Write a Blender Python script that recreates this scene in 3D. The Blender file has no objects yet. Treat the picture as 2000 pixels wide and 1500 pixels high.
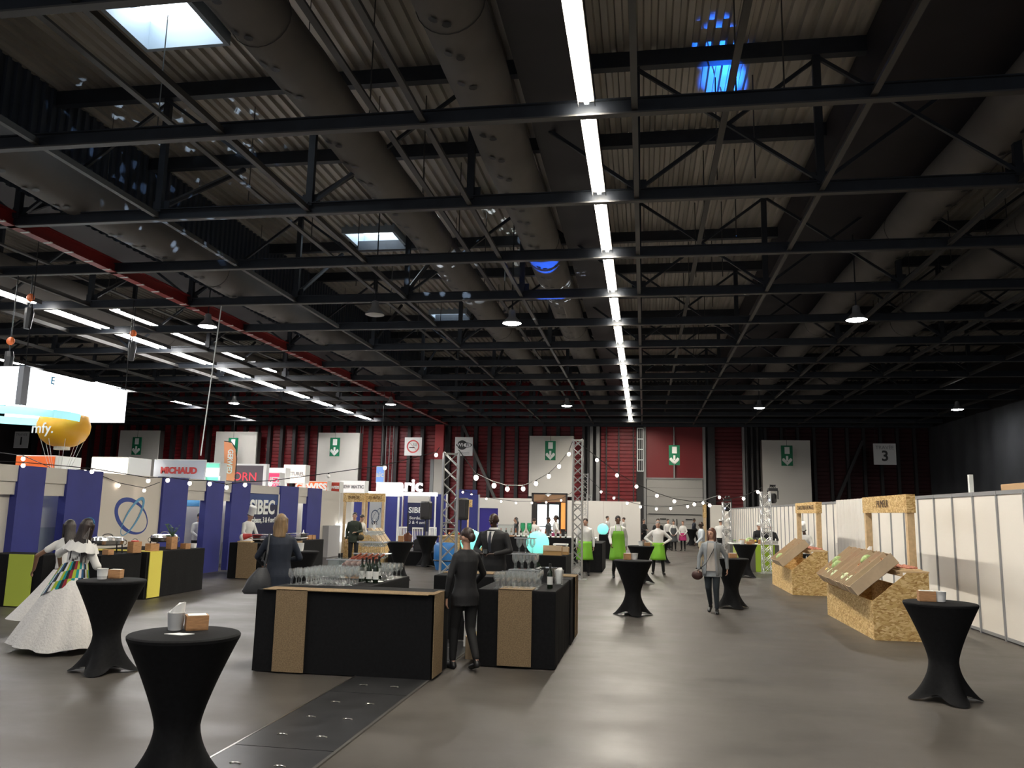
import bpy, math, random
from mathutils import Vector as V, Matrix, noise as mnoise
random.seed(7)
S = bpy.context.scene
COL = S.collection
PI = math.pi
# ---------------------------------------------------------------- camera
FPX, CH = 1578.0, 1.9
yc = V((258, -254, -FPX)).normalized()
zc = V((210, 10100, -FPX)).normalized()
zc = (zc - yc * zc.dot(yc)).normalized()
xc = yc.cross(zc)
R3 = Matrix((xc, yc, zc))            # camera axes -> world
cam = bpy.data.cameras.new('camera'); cam.sensor_width = 36; cam.lens = FPX / 2000 * 36
cam.clip_end = 400; cam.clip_start = .05
co = bpy.data.objects.new('camera', cam); COL.objects.link(co)
co.matrix_world = Matrix.Translation((0, 0, CH)) @ R3.to_4x4()
S.camera = co
def ray(px, py): return R3 @ V((px - 1000, -(py - 750), -FPX))
def gz(px, py, z=0.0):
    d = ray(px, py); t = (z - CH) / d.z; return V((d.x * t, d.y * t, z))
def aty(px, py, Y):
    d = ray(px, py); t = Y / d.y; return V((d.x * t, Y, CH + d.z * t))
def atx(px, py, X):
    d = ray(px, py); t = X / d.x; return V((X, d.y * t, CH + d.z * t))
# ---------------------------------------------------------------- world, exposure
W = bpy.data.worlds.new('world'); S.world = W; W.use_nodes = True
bg = W.node_tree.nodes['Background']
bg.inputs[0].default_value = (.9, .93, 1, 1); bg.inputs[1].default_value = .5
S.view_settings.view_transform = 'Standard'; S.view_settings.look = 'None'
S.view_settings.gamma = 1; S.view_settings.use_curve_mapping = False
S.view_settings.exposure = 0.0
LED_E, LED2_E, BAY_E = 290, 150, 170

# ---------------------------------------------------------------- materials
MATS = {}
def mat(name, col=(.5, .5, .5), rough=.6, metal=0, emit=0, ecol=None, noise=0, nscale=8, bump=0, bscale=40, spec=.5, nstretch=(1, 1, 1), alpha=1, sheen=0):
    if name in MATS: return MATS[name]
    m = bpy.data.materials.new(name); m.use_nodes = True; nt = m.node_tree
    b = nt.nodes['Principled BSDF']
    b.inputs['Base Color'].default_value = (*col, 1); b.inputs['Roughness'].default_value = rough
    b.inputs['Metallic'].default_value = metal; b.inputs['Specular IOR Level'].default_value = spec
    if sheen: b.inputs['Sheen Weight'].default_value = sheen
    if emit:
        b.inputs['Emission Color'].default_value = (*(ecol or col), 1); b.inputs['Emission Strength'].default_value = emit
    if noise or bump:
        tc = nt.nodes.new('ShaderNodeTexCoord'); mp = nt.nodes.new('ShaderNodeMapping')
        mp.inputs['Scale'].default_value = nstretch
        nt.links.new(tc.outputs['Object'], mp.inputs[0])
    if noise:
        n = nt.nodes.new('ShaderNodeTexNoise'); n.inputs['Scale'].default_value = nscale; n.inputs['Detail'].default_value = 6
        nt.links.new(mp.outputs[0], n.inputs['Vector'])
        r = nt.nodes.new('ShaderNodeValToRGB')
        r.color_ramp.elements[0].position = .3; r.color_ramp.elements[1].position = .7
        r.color_ramp.elements[0].color = (*[c * (1 - noise) for c in col], 1)
        r.color_ramp.elements[1].color = (*[min(1, c * (1 + noise)) for c in col], 1)
        nt.links.new(n.outputs['Fac'], r.inputs[0]); nt.links.new(r.outputs[0], b.inputs['Base Color'])
    if bump:
        n2 = nt.nodes.new('ShaderNodeTexNoise'); n2.inputs['Scale'].default_value = bscale; n2.inputs['Detail'].default_value = 4
        nt.links.new(mp.outputs[0], n2.inputs['Vector'])
        bp = nt.nodes.new('ShaderNodeBump'); bp.inputs['Strength'].default_value = bump; bp.inputs['Distance'].default_value = .02
        nt.links.new(n2.outputs['Fac'], bp.inputs['Height']); nt.links.new(bp.outputs[0], b.inputs['Normal'])
    MATS[name] = m
    return m
def osb():
    if 'osb' in MATS: return MATS['osb']
    m = mat('osb', (.5, .33, .14), .7); nt = m.node_tree; b = nt.nodes['Principled BSDF']
    tc = nt.nodes.new('ShaderNodeTexCoord')
    n = nt.nodes.new('ShaderNodeTexNoise'); n.inputs['Scale'].default_value = 5; n.inputs['Detail'].default_value = 2
    mx = nt.nodes.new('ShaderNodeVectorMath'); mx.operation = 'MULTIPLY_ADD'; mx.inputs[1].default_value = (.14, .14, .14)
    nt.links.new(tc.outputs['Object'], n.inputs['Vector']); nt.links.new(n.outputs['Color'], mx.inputs[0]); nt.links.new(tc.outputs['Object'], mx.inputs[2])
    mp = nt.nodes.new('ShaderNodeMapping'); mp.inputs['Scale'].default_value = (22, 22, 52); mp.inputs['Rotation'].default_value = (.5, .4, .3)
    nt.links.new(mx.outputs[0], mp.inputs[0])
    v = nt.nodes.new('ShaderNodeTexVoronoi'); v.inputs['Scale'].default_value = 1
    nt.links.new(mp.outputs[0], v.inputs['Vector'])
    s = nt.nodes.new('ShaderNodeSeparateColor'); nt.links.new(v.outputs['Color'], s.inputs[0])
    r = nt.nodes.new('ShaderNodeValToRGB'); e = r.color_ramp.elements
    e[0].color = (.36, .20, .06, 1); e[1].color = (.74, .55, .28, 1); x = e.new(.5); x.color = (.56, .37, .14, 1)
    nt.links.new(s.outputs[0], r.inputs[0]); nt.links.new(r.outputs[0], b.inputs['Base Color'])
    return m
def floor_mat():
    m = mat('concrete_floor', (.2, .19, .18), .45, spec=.27); nt = m.node_tree; b = nt.nodes['Principled BSDF']
    tc = nt.nodes.new('ShaderNodeTexCoord')
    def nz(sc, det, stretch=(1, 1, 1)):
        mp = nt.nodes.new('ShaderNodeMapping'); mp.inputs['Scale'].default_value = stretch
        nt.links.new(tc.outputs['Object'], mp.inputs[0])
        n = nt.nodes.new('ShaderNodeTexNoise'); n.inputs['Scale'].default_value = sc; n.inputs['Detail'].default_value = det
        n.inputs['Roughness'].default_value = .6
        nt.links.new(mp.outputs[0], n.inputs['Vector']); return n
    a = nz(.55, 8, (1, .6, 1)); c = nz(1.1, 9, (.6, 1.1, 1))
    ad = nt.nodes.new('ShaderNodeMath'); ad.operation = 'ADD'
    nt.links.new(a.outputs['Fac'], ad.inputs[0]); nt.links.new(c.outputs['Fac'], ad.inputs[1])
    r = nt.nodes.new('ShaderNodeValToRGB'); e = r.color_ramp.elements
    e[0].position = .75; e[1].position = 1.3
    hf = nt.nodes.new('ShaderNodeMath'); hf.operation = 'MULTIPLY'; hf.inputs[1].default_value = .5
    nt.links.new(ad.outputs[0], hf.inputs[0])
    e[0].position = .25; e[1].position = .75
    e[0].color = (.038, .033, .028, 1); e[1].color = (.118, .107, .096, 1)
    nt.links.new(hf.outputs[0], r.inputs[0]); nt.links.new(r.outputs[0], b.inputs['Base Color'])
    r2 = nt.nodes.new('ShaderNodeMapRange'); r2.inputs[1].default_value = .35; r2.inputs[2].default_value = .65
    r2.inputs[3].default_value = .38; r2.inputs[4].default_value = .52
    nt.links.new(c.outputs['Fac'], r2.inputs[0]); nt.links.new(r2.outputs[0], b.inputs['Roughness'])
    bp = nt.nodes.new('ShaderNodeBump'); bp.inputs['Strength'].default_value = .06; bp.inputs['Distance'].default_value = .004
    nt.links.new(c.outputs['Fac'], bp.inputs['Height']); nt.links.new(bp.outputs[0], b.inputs['Normal'])
    return m
def burlap():
    if 'burlap' in MATS: return MATS['burlap']
    m = mat('burlap', (.33, .235, .14), .95, noise=.3, nscale=70, nstretch=(1, 1, 1.6), bump=.8, bscale=220, spec=.1)
    return m
def glass_mat(name='clear_glass', tint=(.96, .98, .98), k=.42):
    if name in MATS: return MATS[name]
    m = bpy.data.materials.new(name); m.use_nodes = True; nt = m.node_tree
    for n in list(nt.nodes): nt.nodes.remove(n)
    o = nt.nodes.new('ShaderNodeOutputMaterial'); t = nt.nodes.new('ShaderNodeBsdfTransparent'); g = nt.nodes.new('ShaderNodeBsdfGlossy')
    t.inputs[0].default_value = (*tint, 1); g.inputs['Roughness'].default_value = .03
    lw = nt.nodes.new('ShaderNodeLayerWeight'); lw.inputs[0].default_value = k
    mx = nt.nodes.new('ShaderNodeMixShader')
    nt.links.new(lw.outputs['Facing'], mx.inputs[0]); nt.links.new(t.outputs[0], mx.inputs[1]); nt.links.new(g.outputs[0], mx.inputs[2])
    df = nt.nodes.new('ShaderNodeBsdfDiffuse'); df.inputs[0].default_value = (*tint, 1); m2 = nt.nodes.new('ShaderNodeMixShader'); m2.inputs[0].default_value = .07  # white diffuse share paints a pale haze so the glass reads brighter
    nt.links.new(mx.outputs[0], m2.inputs[1]); nt.links.new(df.outputs[0], m2.inputs[2])
    nt.links.new(m2.outputs[0], o.inputs[0]); MATS[name] = m
    return m

# ---------------------------------------------------------------- mesh building
class MB:
    def __init__(s): s.v = []; s.f = []; s.m = []
    def add(s, vs, fs, mi=0):
        k = len(s.v); s.v += [tuple(p) for p in vs]; s.f += [[i + k for i in f] for f in fs]; s.m += [mi] * len(fs); return s
    def box(s, x0, x1, y0, y1, z0, z1, mi=0):
        return s.add([(x0, y0, z0), (x1, y0, z0), (x1, y1, z0), (x0, y1, z0), (x0, y0, z1), (x1, y0, z1), (x1, y1, z1), (x0, y1, z1)],
                     [(0, 3, 2, 1), (4, 5, 6, 7), (0, 1, 5, 4), (1, 2, 6, 5), (2, 3, 7, 6), (3, 0, 4, 7)], mi)
    def bbox(s, x0, x1, y0, y1, z0, z1, b=.01, mi=0):      # box with bevelled vertical and top edges
        def rr(z, i): return [(x0 + i + b, y0 + i, z), (x1 - i - b, y0 + i, z), (x1 - i, y0 + i + b, z), (x1 - i, y1 - i - b, z), (x1 - i - b, y1 - i, z), (x0 + i + b, y1 - i, z), (x0 + i, y1 - i - b, z), (x0 + i, y0 + i + b, z)]
        vs = rr(z0, 0) + rr(z1 - b, 0) + rr(z1, b * .7)
        fs = [tuple(range(7, -1, -1)), tuple(range(16, 24))]
        for k in (0, 8):
            for i in range(8): j = (i + 1) % 8; fs.append((k + i, k + j, k + 8 + j, k + 8 + i))
        return s.add(vs, fs, mi)
    def cap(s, p0, p1, r0, r1, n=10, sq=1.0, lat=None, ends=True, mi=0):   # tapered capsule; sq flattens across lat
        p0 = V(p0); p1 = V(p1); d = (p1 - p0)
        if d.length < 1e-6: d = V((0, 0, 1e-4))
        d.normalize()
        if lat is None: lat = V((0, 0, 1)) if abs(d.z) < .9 else V((1, 0, 0))
        u = (V(lat) - d * V(lat).dot(d)).normalized(); w = d.cross(u)
        st = [(p0 - d * r0 * .86, r0 * .45), (p0 - d * r0 * .5, r0 * .86), (p0, r0), (p1, r1), (p1 + d * r1 * .5, r1 * .86), (p1 + d * r1 * .86, r1 * .45)] if ends else [(p0, r0), (p1, r1)]
        vs = []; fs = []
        for c, r in st:
            for i in range(n):
                a = 2 * PI * i / n; vs.append(c + u * (math.cos(a) * r) + w * (math.sin(a) * r * sq))
        L = len(st)
        for k in range(L - 1):
            for i in range(n): j = (i + 1) % n; fs.append((k * n + i, k * n + j, (k + 1) * n + j, (k + 1) * n + i))
        fs.append(tuple(range(n - 1, -1, -1))); fs.append(tuple((L - 1) * n + i for i in range(n)))
        return s.add(vs, fs, mi)
    def rod(s, p0, p1, r, n=6, mi=0): return s.cap(p0, p1, r, r, n, ends=False, mi=mi)
    def bar(s, p0, p1, w, h=None, up=(0, 0, 1), mi=0):       # rectangular bar
        h = h or w; p0 = V(p0); p1 = V(p1); d = (p1 - p0).normalized(); up = V(up)
        if abs(d.dot(up)) > .98: up = V((0, 1, 0))
        a = d.cross(up).normalized() * (w / 2); b = a.cross(d).normalized() * (h / 2)
        vs = [p + q for p in (p0, p1) for q in (-a - b, a - b, a + b, -a + b)]
        return s.add(vs, [(0, 3, 2, 1), (4, 5, 6, 7), (0, 1, 5, 4), (1, 2, 6, 5), (2, 3, 7, 6), (3, 0, 4, 7)], mi)
    def loft(s, rings, n=16, closed=True, mi=0):              # rings: (cx,cy,z,rx,ry) or callables' point lists
        vs = []; fs = []
        for r in rings:
            if isinstance(r, list): vs += r
            else:
                cx, cy, z, rx, ry = r
                vs += [(cx + rx * math.cos(2 * PI * i / n), cy + ry * math.sin(2 * PI * i / n), z) for i in range(n)]
        for k in range(len(rings) - 1):
            for i in range(n): j = (i + 1) % n; fs.append((k * n + i, k * n + j, (k + 1) * n + j, (k + 1) * n + i))
        if closed: fs.append(tuple(range(n - 1, -1, -1))); fs.append(tuple((len(rings) - 1) * n + i for i in range(n)))
        return s.add(vs, fs, mi)
    def lathe(s, prof, n=16, c=(0, 0, 0), closed=False, mi=0):
        return s.loft([(c[0], c[1], c[2] + z, r, r) for r, z in prof], n, closed, mi)
    def ell(s, c, r, n=12, m=8, mi=0):
        c = V(c); rr = r if hasattr(r, '__len__') else (r, r, r)
        rings = []
        for k in range(m + 1):
            t = PI * k / m; q = max(math.sin(t), .02)
            rings.append((c.x, c.y, c.z - rr[2] * math.cos(t), rr[0] * q, rr[1] * q))
        return s.loft(rings, n, True, mi)
    def prism(s, pts, d, mi=0):                                # pts: coplanar polygon (3D), extruded by vector d
        n = len(pts); d = V(d); vs = [V(p) for p in pts] + [V(p) + d for p in pts]
        fs = [tuple(range(n - 1, -1, -1)), tuple(range(n, 2 * n))] + [(i, (i + 1) % n, n + (i + 1) % n, n + i) for i in range(n)]
        return s.add(vs, fs, mi)
    def tube(s, pts, r, n=6, mi=0):
        for a, b in zip(pts[:-1], pts[1:]): s.rod(a, b, r, n, mi)
        return s
    def xf(s, M): s.v = [tuple(M @ V(p)) for p in s.v]; return s

def link(o, parent=None, loc=None, rz=0):
    COL.objects.link(o)
    if parent: o.parent = parent
    if loc is not None: o.location = loc
    if rz: o.rotation_euler = (0, 0, rz)
    return o
def mk(name, mb, m, parent=None, smooth=False, loc=None, rz=0, label=None, auto=True):
    me = bpy.data.meshes.new(name); me.from_pydata(mb.v, [], mb.f); me.validate()
    ms = m if isinstance(m, (list, tuple)) else [m]
    for x in ms: me.materials.append(x)
    if len(ms) > 1 and len(mb.m) == len(me.polygons): me.polygons.foreach_set('material_index', mb.m)
    if smooth:
        me.polygons.foreach_set('use_smooth', [True] * len(me.polygons))
        if auto: me.set_sharp_from_angle(angle=math.radians(40))
    me.update()
    o = link(bpy.data.objects.new(name, me), parent, loc, rz)
    if label: o['label'] = label
    return o
def tag(o, label, cat, group=None, kind=None):
    o['label'] = label; o['category'] = cat
    if group: o['group'] = group
    if kind: o['kind'] = kind
    return o
def thing(name, label, cat, loc=(0, 0, 0), rz=0, group=None):
    o = bpy.data.objects.new(name, None); o.empty_display_size = .1; link(o, None, loc, rz)
    return tag(o, label, cat, group)
def struct(o): o['kind'] = 'structure'; return o
def sempty(name):
    return struct(link(bpy.data.objects.new(name, None), None))
def dup(root, loc=None, rz=None, label=None, group=None, parent=None):
    r = root.copy(); COL.objects.link(r)
    if loc is not None: r.location = loc
    if rz is not None: r.rotation_euler = (0, 0, rz)
    if label: r['label'] = label
    if group: r['group'] = group
    for ch in KIDS(root):
        c = ch.copy(); COL.objects.link(c); c.parent = r
        for g in KIDS(ch):
            d = g.copy(); COL.objects.link(d); d.parent = c
    return r
def KIDS(o): return [x for x in o.children]
def text(s, name, m, parent, loc, rot, size, depth=.004, align='CENTER', sx=1.0, bold=.0, spacing=1.0, label=None):
    c = bpy.data.curves.new(name, 'FONT'); c.body = s; c.size = size; c.extrude = depth; c.align_x = align; c.align_y = 'CENTER'
    c.offset = bold; c.space_character = spacing; c.resolution_u = 3
    t = bpy.data.objects.new(name, c); COL.objects.link(t)
    dg = bpy.context.evaluated_depsgraph_get()
    me = bpy.data.meshes.new_from_object(t.evaluated_get(dg)); bpy.data.objects.remove(t)
    me.name = name; me.materials.clear(); me.materials.append(m)
    o = link(bpy.data.objects.new(name, me), parent); o.location = loc; o.rotation_euler = rot; o.scale = (sx, 1, 1)
    if label: o['label'] = label
    return o
FACE = (PI / 2, 0, 0)            # text facing -Y
SIDE = (PI / 2, 0, PI / 2)       # text facing +X
SIDEL = (PI / 2, 0, -PI / 2)     # text facing -X

M_steel = mat('painted_steel', (.022, .027, .036), .5, noise=.2, nscale=3)
M_flange = mat('steel_lip', (.07, .068, .066), .5)
M_deck = mat('galvanised_deck', (.46, .43, .385), .38, metal=.25, noise=.18, nscale=1.2, nstretch=(1, .2, 1))
M_black = mat('black_fabric', (.006, .006, .007), .85, noise=.3, nscale=30, spec=.2)
M_white = mat('white_panel', (.78, .75, .70), .6)
M_alu = mat('aluminium', (.62, .62, .62), .35, metal=.9)
M_blue = mat('blue_panel', (.028, .035, .22), .6, noise=.08, nscale=2)
M_beige = mat('beige_fascia', (.58, .55, .50), .6)
M_grey = mat('grey_panel', (.36, .40, .45), .6)
M_red = mat('red_cladding', (.22, .008, .014), .5, noise=.2, nscale=2)
M_dark = mat('dark_post', (.028, .026, .028), .55)
M_osb = osb(); M_burlap = burlap()
M_wood = mat('box_wood', (.42, .22, .10), .6, noise=.25, nscale=14, nstretch=(1, 1, 6))
M_timber = mat('timber', (.58, .42, .24), .65, noise=.15, nscale=12)
M_paper = mat('white_paper', (.85, .85, .84), .7)
M_card = mat('cardboard', (.56, .43, .29), .8, noise=.08, nscale=8)
M_green = mat('green_sign', (.0, .16, .07), .5)
M_whitep = mat('white_print', (.85, .87, .85), .6)
M_blk = mat('black_plastic', (.012, .012, .013), .45)
M_glow = mat('lamp_white', (1, .96, .88), .5, emit=LED_E, ecol=(1, .93, .80))
M_glow2 = mat('lamp_cool', (1, 1, 1), .5, emit=LED2_E, ecol=(1, .98, .95))
M_bay = mat('lamp_bay', (1, 1, 1), .5, emit=BAY_E, ecol=(1, .98, .94))
M_bulb = mat('bulb_glow', (1, .9, .8), .5, emit=9, ecol=(1, .84, .72))
M_glass = glass_mat()
M_steelb = mat('stainless', (.7, .7, .7), .18, metal=1)
M_skin = mat('skin_light', (.52, .30, .21), .5)
M_skin2 = mat('skin_brown', (.17, .085, .05), .5)
M_skin3 = mat('skin_deep', (.045, .024, .016), .45)
M_shirt = mat('white_cotton', (.68, .67, .65), .8, bump=.25, bscale=9)

# ================================================================ SHELL
ZC, DECK, YB = 8.2, 11.5, 59.4
BY = [12.22 + 3.7 * k for k in range(-4, 13)]
fl = MB().add([(-50, -12, 0), (19.6, -12, 0), (19.6, 60, 0), (-50, 60, 0)], [(0, 1, 2, 3)]); fl.box(-50, 19.6, -12, 60, -.3, -.004)
struct(mk('floor', fl, floor_mat()))
# trench cover plates let into the floor
tr = sempty('trim_1')
M_trench = mat('trench_cover', (.028, .028, .03), .38, noise=.35, nscale=4)
M_chrome = mat('worn_steel', (.55, .53, .5), .3, metal=1)
k = 0
for i in range(-2, 22):
    y0 = i * 2.0 + .4
    mk('cover_plate', MB().box(-3.24, -2.41, y0 + .006, y0 + 1.994, 0, .012), M_trench, tr)
    if y0 < 18:
        for xx in (-3.0, -2.65):
            for yy in (.35, .95, 1.55):
                h = MB()
                for a in range(6):
                    t0 = PI * a / 6; t1 = PI * (a + 1) / 6
                    h.rod((xx + .035 * math.cos(t0), y0 + yy + .02 * math.sin(t0), .016), (xx + .035 * math.cos(t1), y0 + yy + .02 * math.sin(t1), .016), .0035, 4)
                h.rod((xx - .045, y0 + yy, .014), (xx - .03, y0 + yy, .016), .007, 5); h.rod((xx + .03, y0 + yy, .016), (xx + .045, y0 + yy, .014), .007, 5)
                mk('lifting_ring', h, M_chrome, tr)
mk('edge_strip', MB().box(-3.26, -3.242, -4, 44, 0, .014), M_chrome, tr)
mk('edge_strip', MB().box(-2.408, -2.38, -4, 44, 0, .014), mat('edge_steel', (.16, .15, .14), .4, metal=.6), tr)

# back wall -------------------------------------------------------
wb = sempty('wall_back')
mk('backing_sheet', MB().box(-50, 19.6, YB + .3, YB + .6, 0, 12), M_dark, wb)
def ribbed(x0, x1, z0, z1, pitch, depth):
    b = MB(); vs = []; n = int((z1 - z0) / pitch)
    for i in range(n + 1):
        for (dz, dy) in ((0, 0), (pitch * .72, 0), (pitch * .80, depth), (pitch * .92, depth)):
            vs.append((z0 + i * pitch + dz, dy))
    P = []
    for z, dy in vs: P += [(x0, YB + .1 + dy, z), (x1, YB + .1 + dy, z)]
    fs = [(2 * i, 2 * i + 1, 2 * i + 3, 2 * i + 2) for i in range(len(vs) - 1)]
    return b.add(P, fs)
def redstrip(x0, x1, z1=8.4): mk('cladding_panel', ribbed(x0, x1, 0, z1, .27, .05), M_red, wb)
x = -49.5
while x < -4.4:
    if not (-15.5 < x + .5 < -14.6):
        redstrip(x + .14, x + .96, 11.4 if x > -45 else 8.4)
        mk('wall_post', MB().box(x - .12, x + .13, YB - .28, YB + .2, 0, 11.4), M_dark, wb)
    x += 1.03
mk('cladding_panel', ribbed(-3.1, -.55, 0, 8.3, .27, .06), M_red, wb)
for px_ in (-2.7, -1.8, -.75): mk('wall_post', MB().box(px_ - .04, px_ + .04, YB - .12, YB + .2, 0, 8.3), M_dark, wb)
for px_, w_, mm in ((-4.35, .2, M_dark), (-4.0, .12, M_dark), (-3.78, .22, mat('grey_post', (.28, .28, .28), .5)), (-3.3, .24, MATS['grey_post'])):
    mk('wall_post', MB().box(px_ - w_ / 2, px_ + w_ / 2, YB - .35, YB + .1, 0, 8.3), mm, wb)
mk('cladding_panel', MB().box(.12, 2.08, YB - .02, YB + .1, 4.42, 8.4), mat('red_smooth', (.19, .008, .012), .5), wb)
mk('cladding_panel', MB().box(2.2, 4.18, YB - .02, YB + .1, 4.42, 8.4), MATS['red_smooth'], wb)
mk('wall_post', MB().box(2.1, 2.19, YB - .3, YB + .1, 4.4, 8.4), MATS['grey_post'], wb)
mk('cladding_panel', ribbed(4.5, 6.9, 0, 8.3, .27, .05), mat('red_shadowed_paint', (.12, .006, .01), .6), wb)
mk('wall_post', MB().box(4.5, 5.0, YB - .3, YB + .1, 0, 8.3), M_dark, wb)
mk('wall_post', MB().box(6.9, 7.05, YB - .3, YB + .1, 0, 8.3), MATS['grey_post'], wb)
for i in range(3): mk('drain_pipe', MB().rod((7.2 + i * .38, YB - .2, 0), (7.2 + i * .38, YB - .2, 8.3), .13, 10), M_dark, wb, True)
x = 8.5
M_reddk = mat('red_cladding_shaded', (.045, .005, .008), .7)  # cladding red darkened: the dimness of the unlit right end is in the colour
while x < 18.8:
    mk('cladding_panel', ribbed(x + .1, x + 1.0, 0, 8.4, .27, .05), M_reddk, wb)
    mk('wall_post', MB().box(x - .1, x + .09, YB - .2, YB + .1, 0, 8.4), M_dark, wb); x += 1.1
mk('wall_brace', MB().bar((-13.36, YB - .5, 8.2), (-10.6, YB - .5, 2.4), .3, .2), mat('brace_grey', (.10, .095, .09), .5), wb)
mk('wall_brace', MB().bar((14.9, YB - .5, 7.2), (12.6, YB - .5, 2.0), .3, .2), M_dark, wb)
mk('wall_girder', MB().box(-50, 19.6, YB - .5, YB - .1, 8.15, 8.6), M_steel, wb)
for i in range(4): mk('conduit', MB().rod((-19.6 + i * .28, YB - .4, 0), (-19.6 + i * .28, YB - .4, 8.2), .035, 6), MATS['grey_post'], wb)
for i in range(2): mk('conduit', MB().rod((-21.4 + i * .2, YB - .4, 0), (-21.4 + i * .2, YB - .4, 8.2), .03, 6), MATS['grey_post'], wb)
# red portal column + beam
rc = thing('portal_column', 'red painted steel column at the far end of the red ceiling beam', 'column', (-15.05, YB - .7, 0))
mk('shaft', MB().box(-.33, .33, -.2, .2, 5.6, 8.2), mat('red_paint', (.55, .05, .055), .45), rc); mk('shaft', MB().box(-.33, .33, -.2, .2, 0, 5.6), M_beige, rc, label='bare beige lower part')
mk('grey_casing', MB().box(-.62, -.36, -.2, .2, 0, 5.6), MATS['grey_post'], rc)
# dock door
d1 = struct(link(bpy.data.objects.new('door_1', None), None))
for i in range(7):
    mk('door_panel', MB().bbox(.2, 4.12, YB - .18, YB - .08, i * .63 + .006, i * .63 + .622, .01), mat('dock_grey', (.36, .35, .33), .5), d1)
mk('door_frame', MB().box(-.02, .16, YB - .3, YB, 0, 8.3), MATS['grey_post'], d1); mk('door_frame', MB().box(4.16, 4.34, YB - .3, YB, 0, 8.3), MATS['grey_post'], d1)
mk('door_lintel', MB().box(.16, 4.16, YB - .25, YB, 4.4, 4.5), MATS['grey_post'], d1)
mk('rail', MB().box(.3, 4.0, YB - .24, YB - .19, 1.9, 1.95), M_dark, d1)
for x_ in (2.0, 2.25): mk('pull_handle', MB().box(x_, x_ + .06, YB - .26, YB - .2, .9, 1.6), M_blk, d1)
for x_ in (1.1, 2.9): mk('latch', MB().box(x_, x_ + .45, YB - .24, YB - .19, 1.55, 1.62), M_blk, d1)
# wall ladder / cable cage
lc = thing('cable_ladder', 'white cage ladder hung on red wall left of the dock door', 'ladder', (-.25, YB - .6, 4.9))
for dx in (-.2, .2): mk('rail', MB().box(dx - .03, dx + .03, -.03, .03, 0, 3.1), M_whitep, lc)
for dz in (0, .8, 1.55, 2.3, 3.08): mk('rung', MB().box(-.2, .2, -.03, .03, dz, dz + .06), M_whitep, lc)
for dx in (-.07, .07): mk('rod', MB().rod((dx, 0, 0), (dx, 0, 3.1), .015, 5), M_whitep, lc)
# emergency exit lobbies: tall white boxes + hanging exit signs
def exit_sign(x, z, Y, lab):
    t = thing('exit_sign', lab, 'sign', (x, Y, z), group=None)
    mk('board', MB().box(-.37, .37, -.04, .04, -.68, .68), M_green, t)
    mk('pictogram', MB().box(-.15, .17, -.055, -.041, .12, .58), M_whitep, t)
    a = MB(); a.box(-.07, .07, -.055, -.041, -.36, -.02)
    a.add([(-.32, -.055, -.22), (0, -.055, -.6), (.32, -.055, -.22), (.32, -.055, -.34), (0, -.055, -.72 + .06), (-.32, -.055, -.34)], [(0, 5, 4, 1), (1, 4, 3, 2)])
    a.prism([(-.3, -.055, -.2), (-.2, -.055, -.16), (0, -.055, -.42), (.2, -.055, -.16), (.3, -.055, -.2), (.26, -.055, -.34), (0, -.055, -.64), (-.26, -.055, -.34)], (0, .014, 0))
    mk('arrow', a, M_whitep, t)
    mk('cable', MB().rod((0, 0, .68), (0, 0, 8.2 - z), .012, 5), M_blk, t)
def lobby(x0, x1, z1, lab, z0=0):
    t = thing('exit_lobby', lab, 'panel', ((x0 + x1) / 2, YB - 1.2, 0)); w = (x1 - x0) / 2
    mk('front_panel', MB().box(-w, w, -.05, .05, z0, z1), M_white, t)
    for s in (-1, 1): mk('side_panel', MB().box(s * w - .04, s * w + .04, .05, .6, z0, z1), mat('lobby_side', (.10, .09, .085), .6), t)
    return t
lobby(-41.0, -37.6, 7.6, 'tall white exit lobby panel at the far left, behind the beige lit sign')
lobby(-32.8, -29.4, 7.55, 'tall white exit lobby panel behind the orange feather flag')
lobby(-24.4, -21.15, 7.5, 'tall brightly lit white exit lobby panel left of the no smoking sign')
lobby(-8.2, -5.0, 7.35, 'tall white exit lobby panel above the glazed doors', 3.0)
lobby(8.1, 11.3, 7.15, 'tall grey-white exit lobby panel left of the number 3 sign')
for (px_, py_), lab in (((267, 871), 'green exit sign with down arrow, leftmost, on white lobby panel'), ((455, 873), 'green exit sign half hidden by the orange feather flag'),
    ((654, 873), 'green exit sign on the brightly lit white panel'), ((1075, 880), 'green exit sign on white panel above the glazed doors'),
    ((1317, 889), 'green exit sign on red cladding above the grey dock door'), ((1537, 890), 'green exit sign on shadowed white panel at the right')):
    p = aty(px_, py_, BY[-1]); exit_sign(p.x, p.z, BY[-1], lab)
# hanging square signs
def hsign(px_, py_, w, h, lab, Y=56.62):
    p = aty(px_, py_, Y); t = thing('hanging_sign', lab, 'sign', (p.x, Y, p.z))
    mk('board', MB().box(-w / 2, w / 2, -.03, .03, -h / 2, h / 2), M_paper, t)
    for s in (-1, 1): mk('cable', MB().rod((s * w * .4, 0, h / 2), (s * w * .4, 0, 8.2 - p.z), .012, 5), M_blk, t)
    return t
t = hsign(42, 859, 1.25, 1.3, 'square white sign reading TRAVEE 1 at the left edge')
text('TRAVÉE', 'lettering', mat('print_grey', (.35, .35, .36), .6), t, (0, -.04, .4), FACE, .3); text('1', 'number', M_blk, t, (0, -.04, -.12), FACE, .85, bold=.02)
t = hsign(1728, 887, 1.4, 1.4, 'square white sign reading TRAVEE 3 on the dark right wall')
text('TRAVÉE', 'lettering', MATS['print_grey'], t, (0, -.04, .42), FACE, .33); text('3', 'number', M_blk, t, (0, -.04, -.15), FACE, .95, bold=.02)
t = hsign(807, 872, 1.28, 1.32, 'square no smoking sign left of the red column')
M_redp = mat('red_print', (.65, .07, .07), .5)
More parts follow.
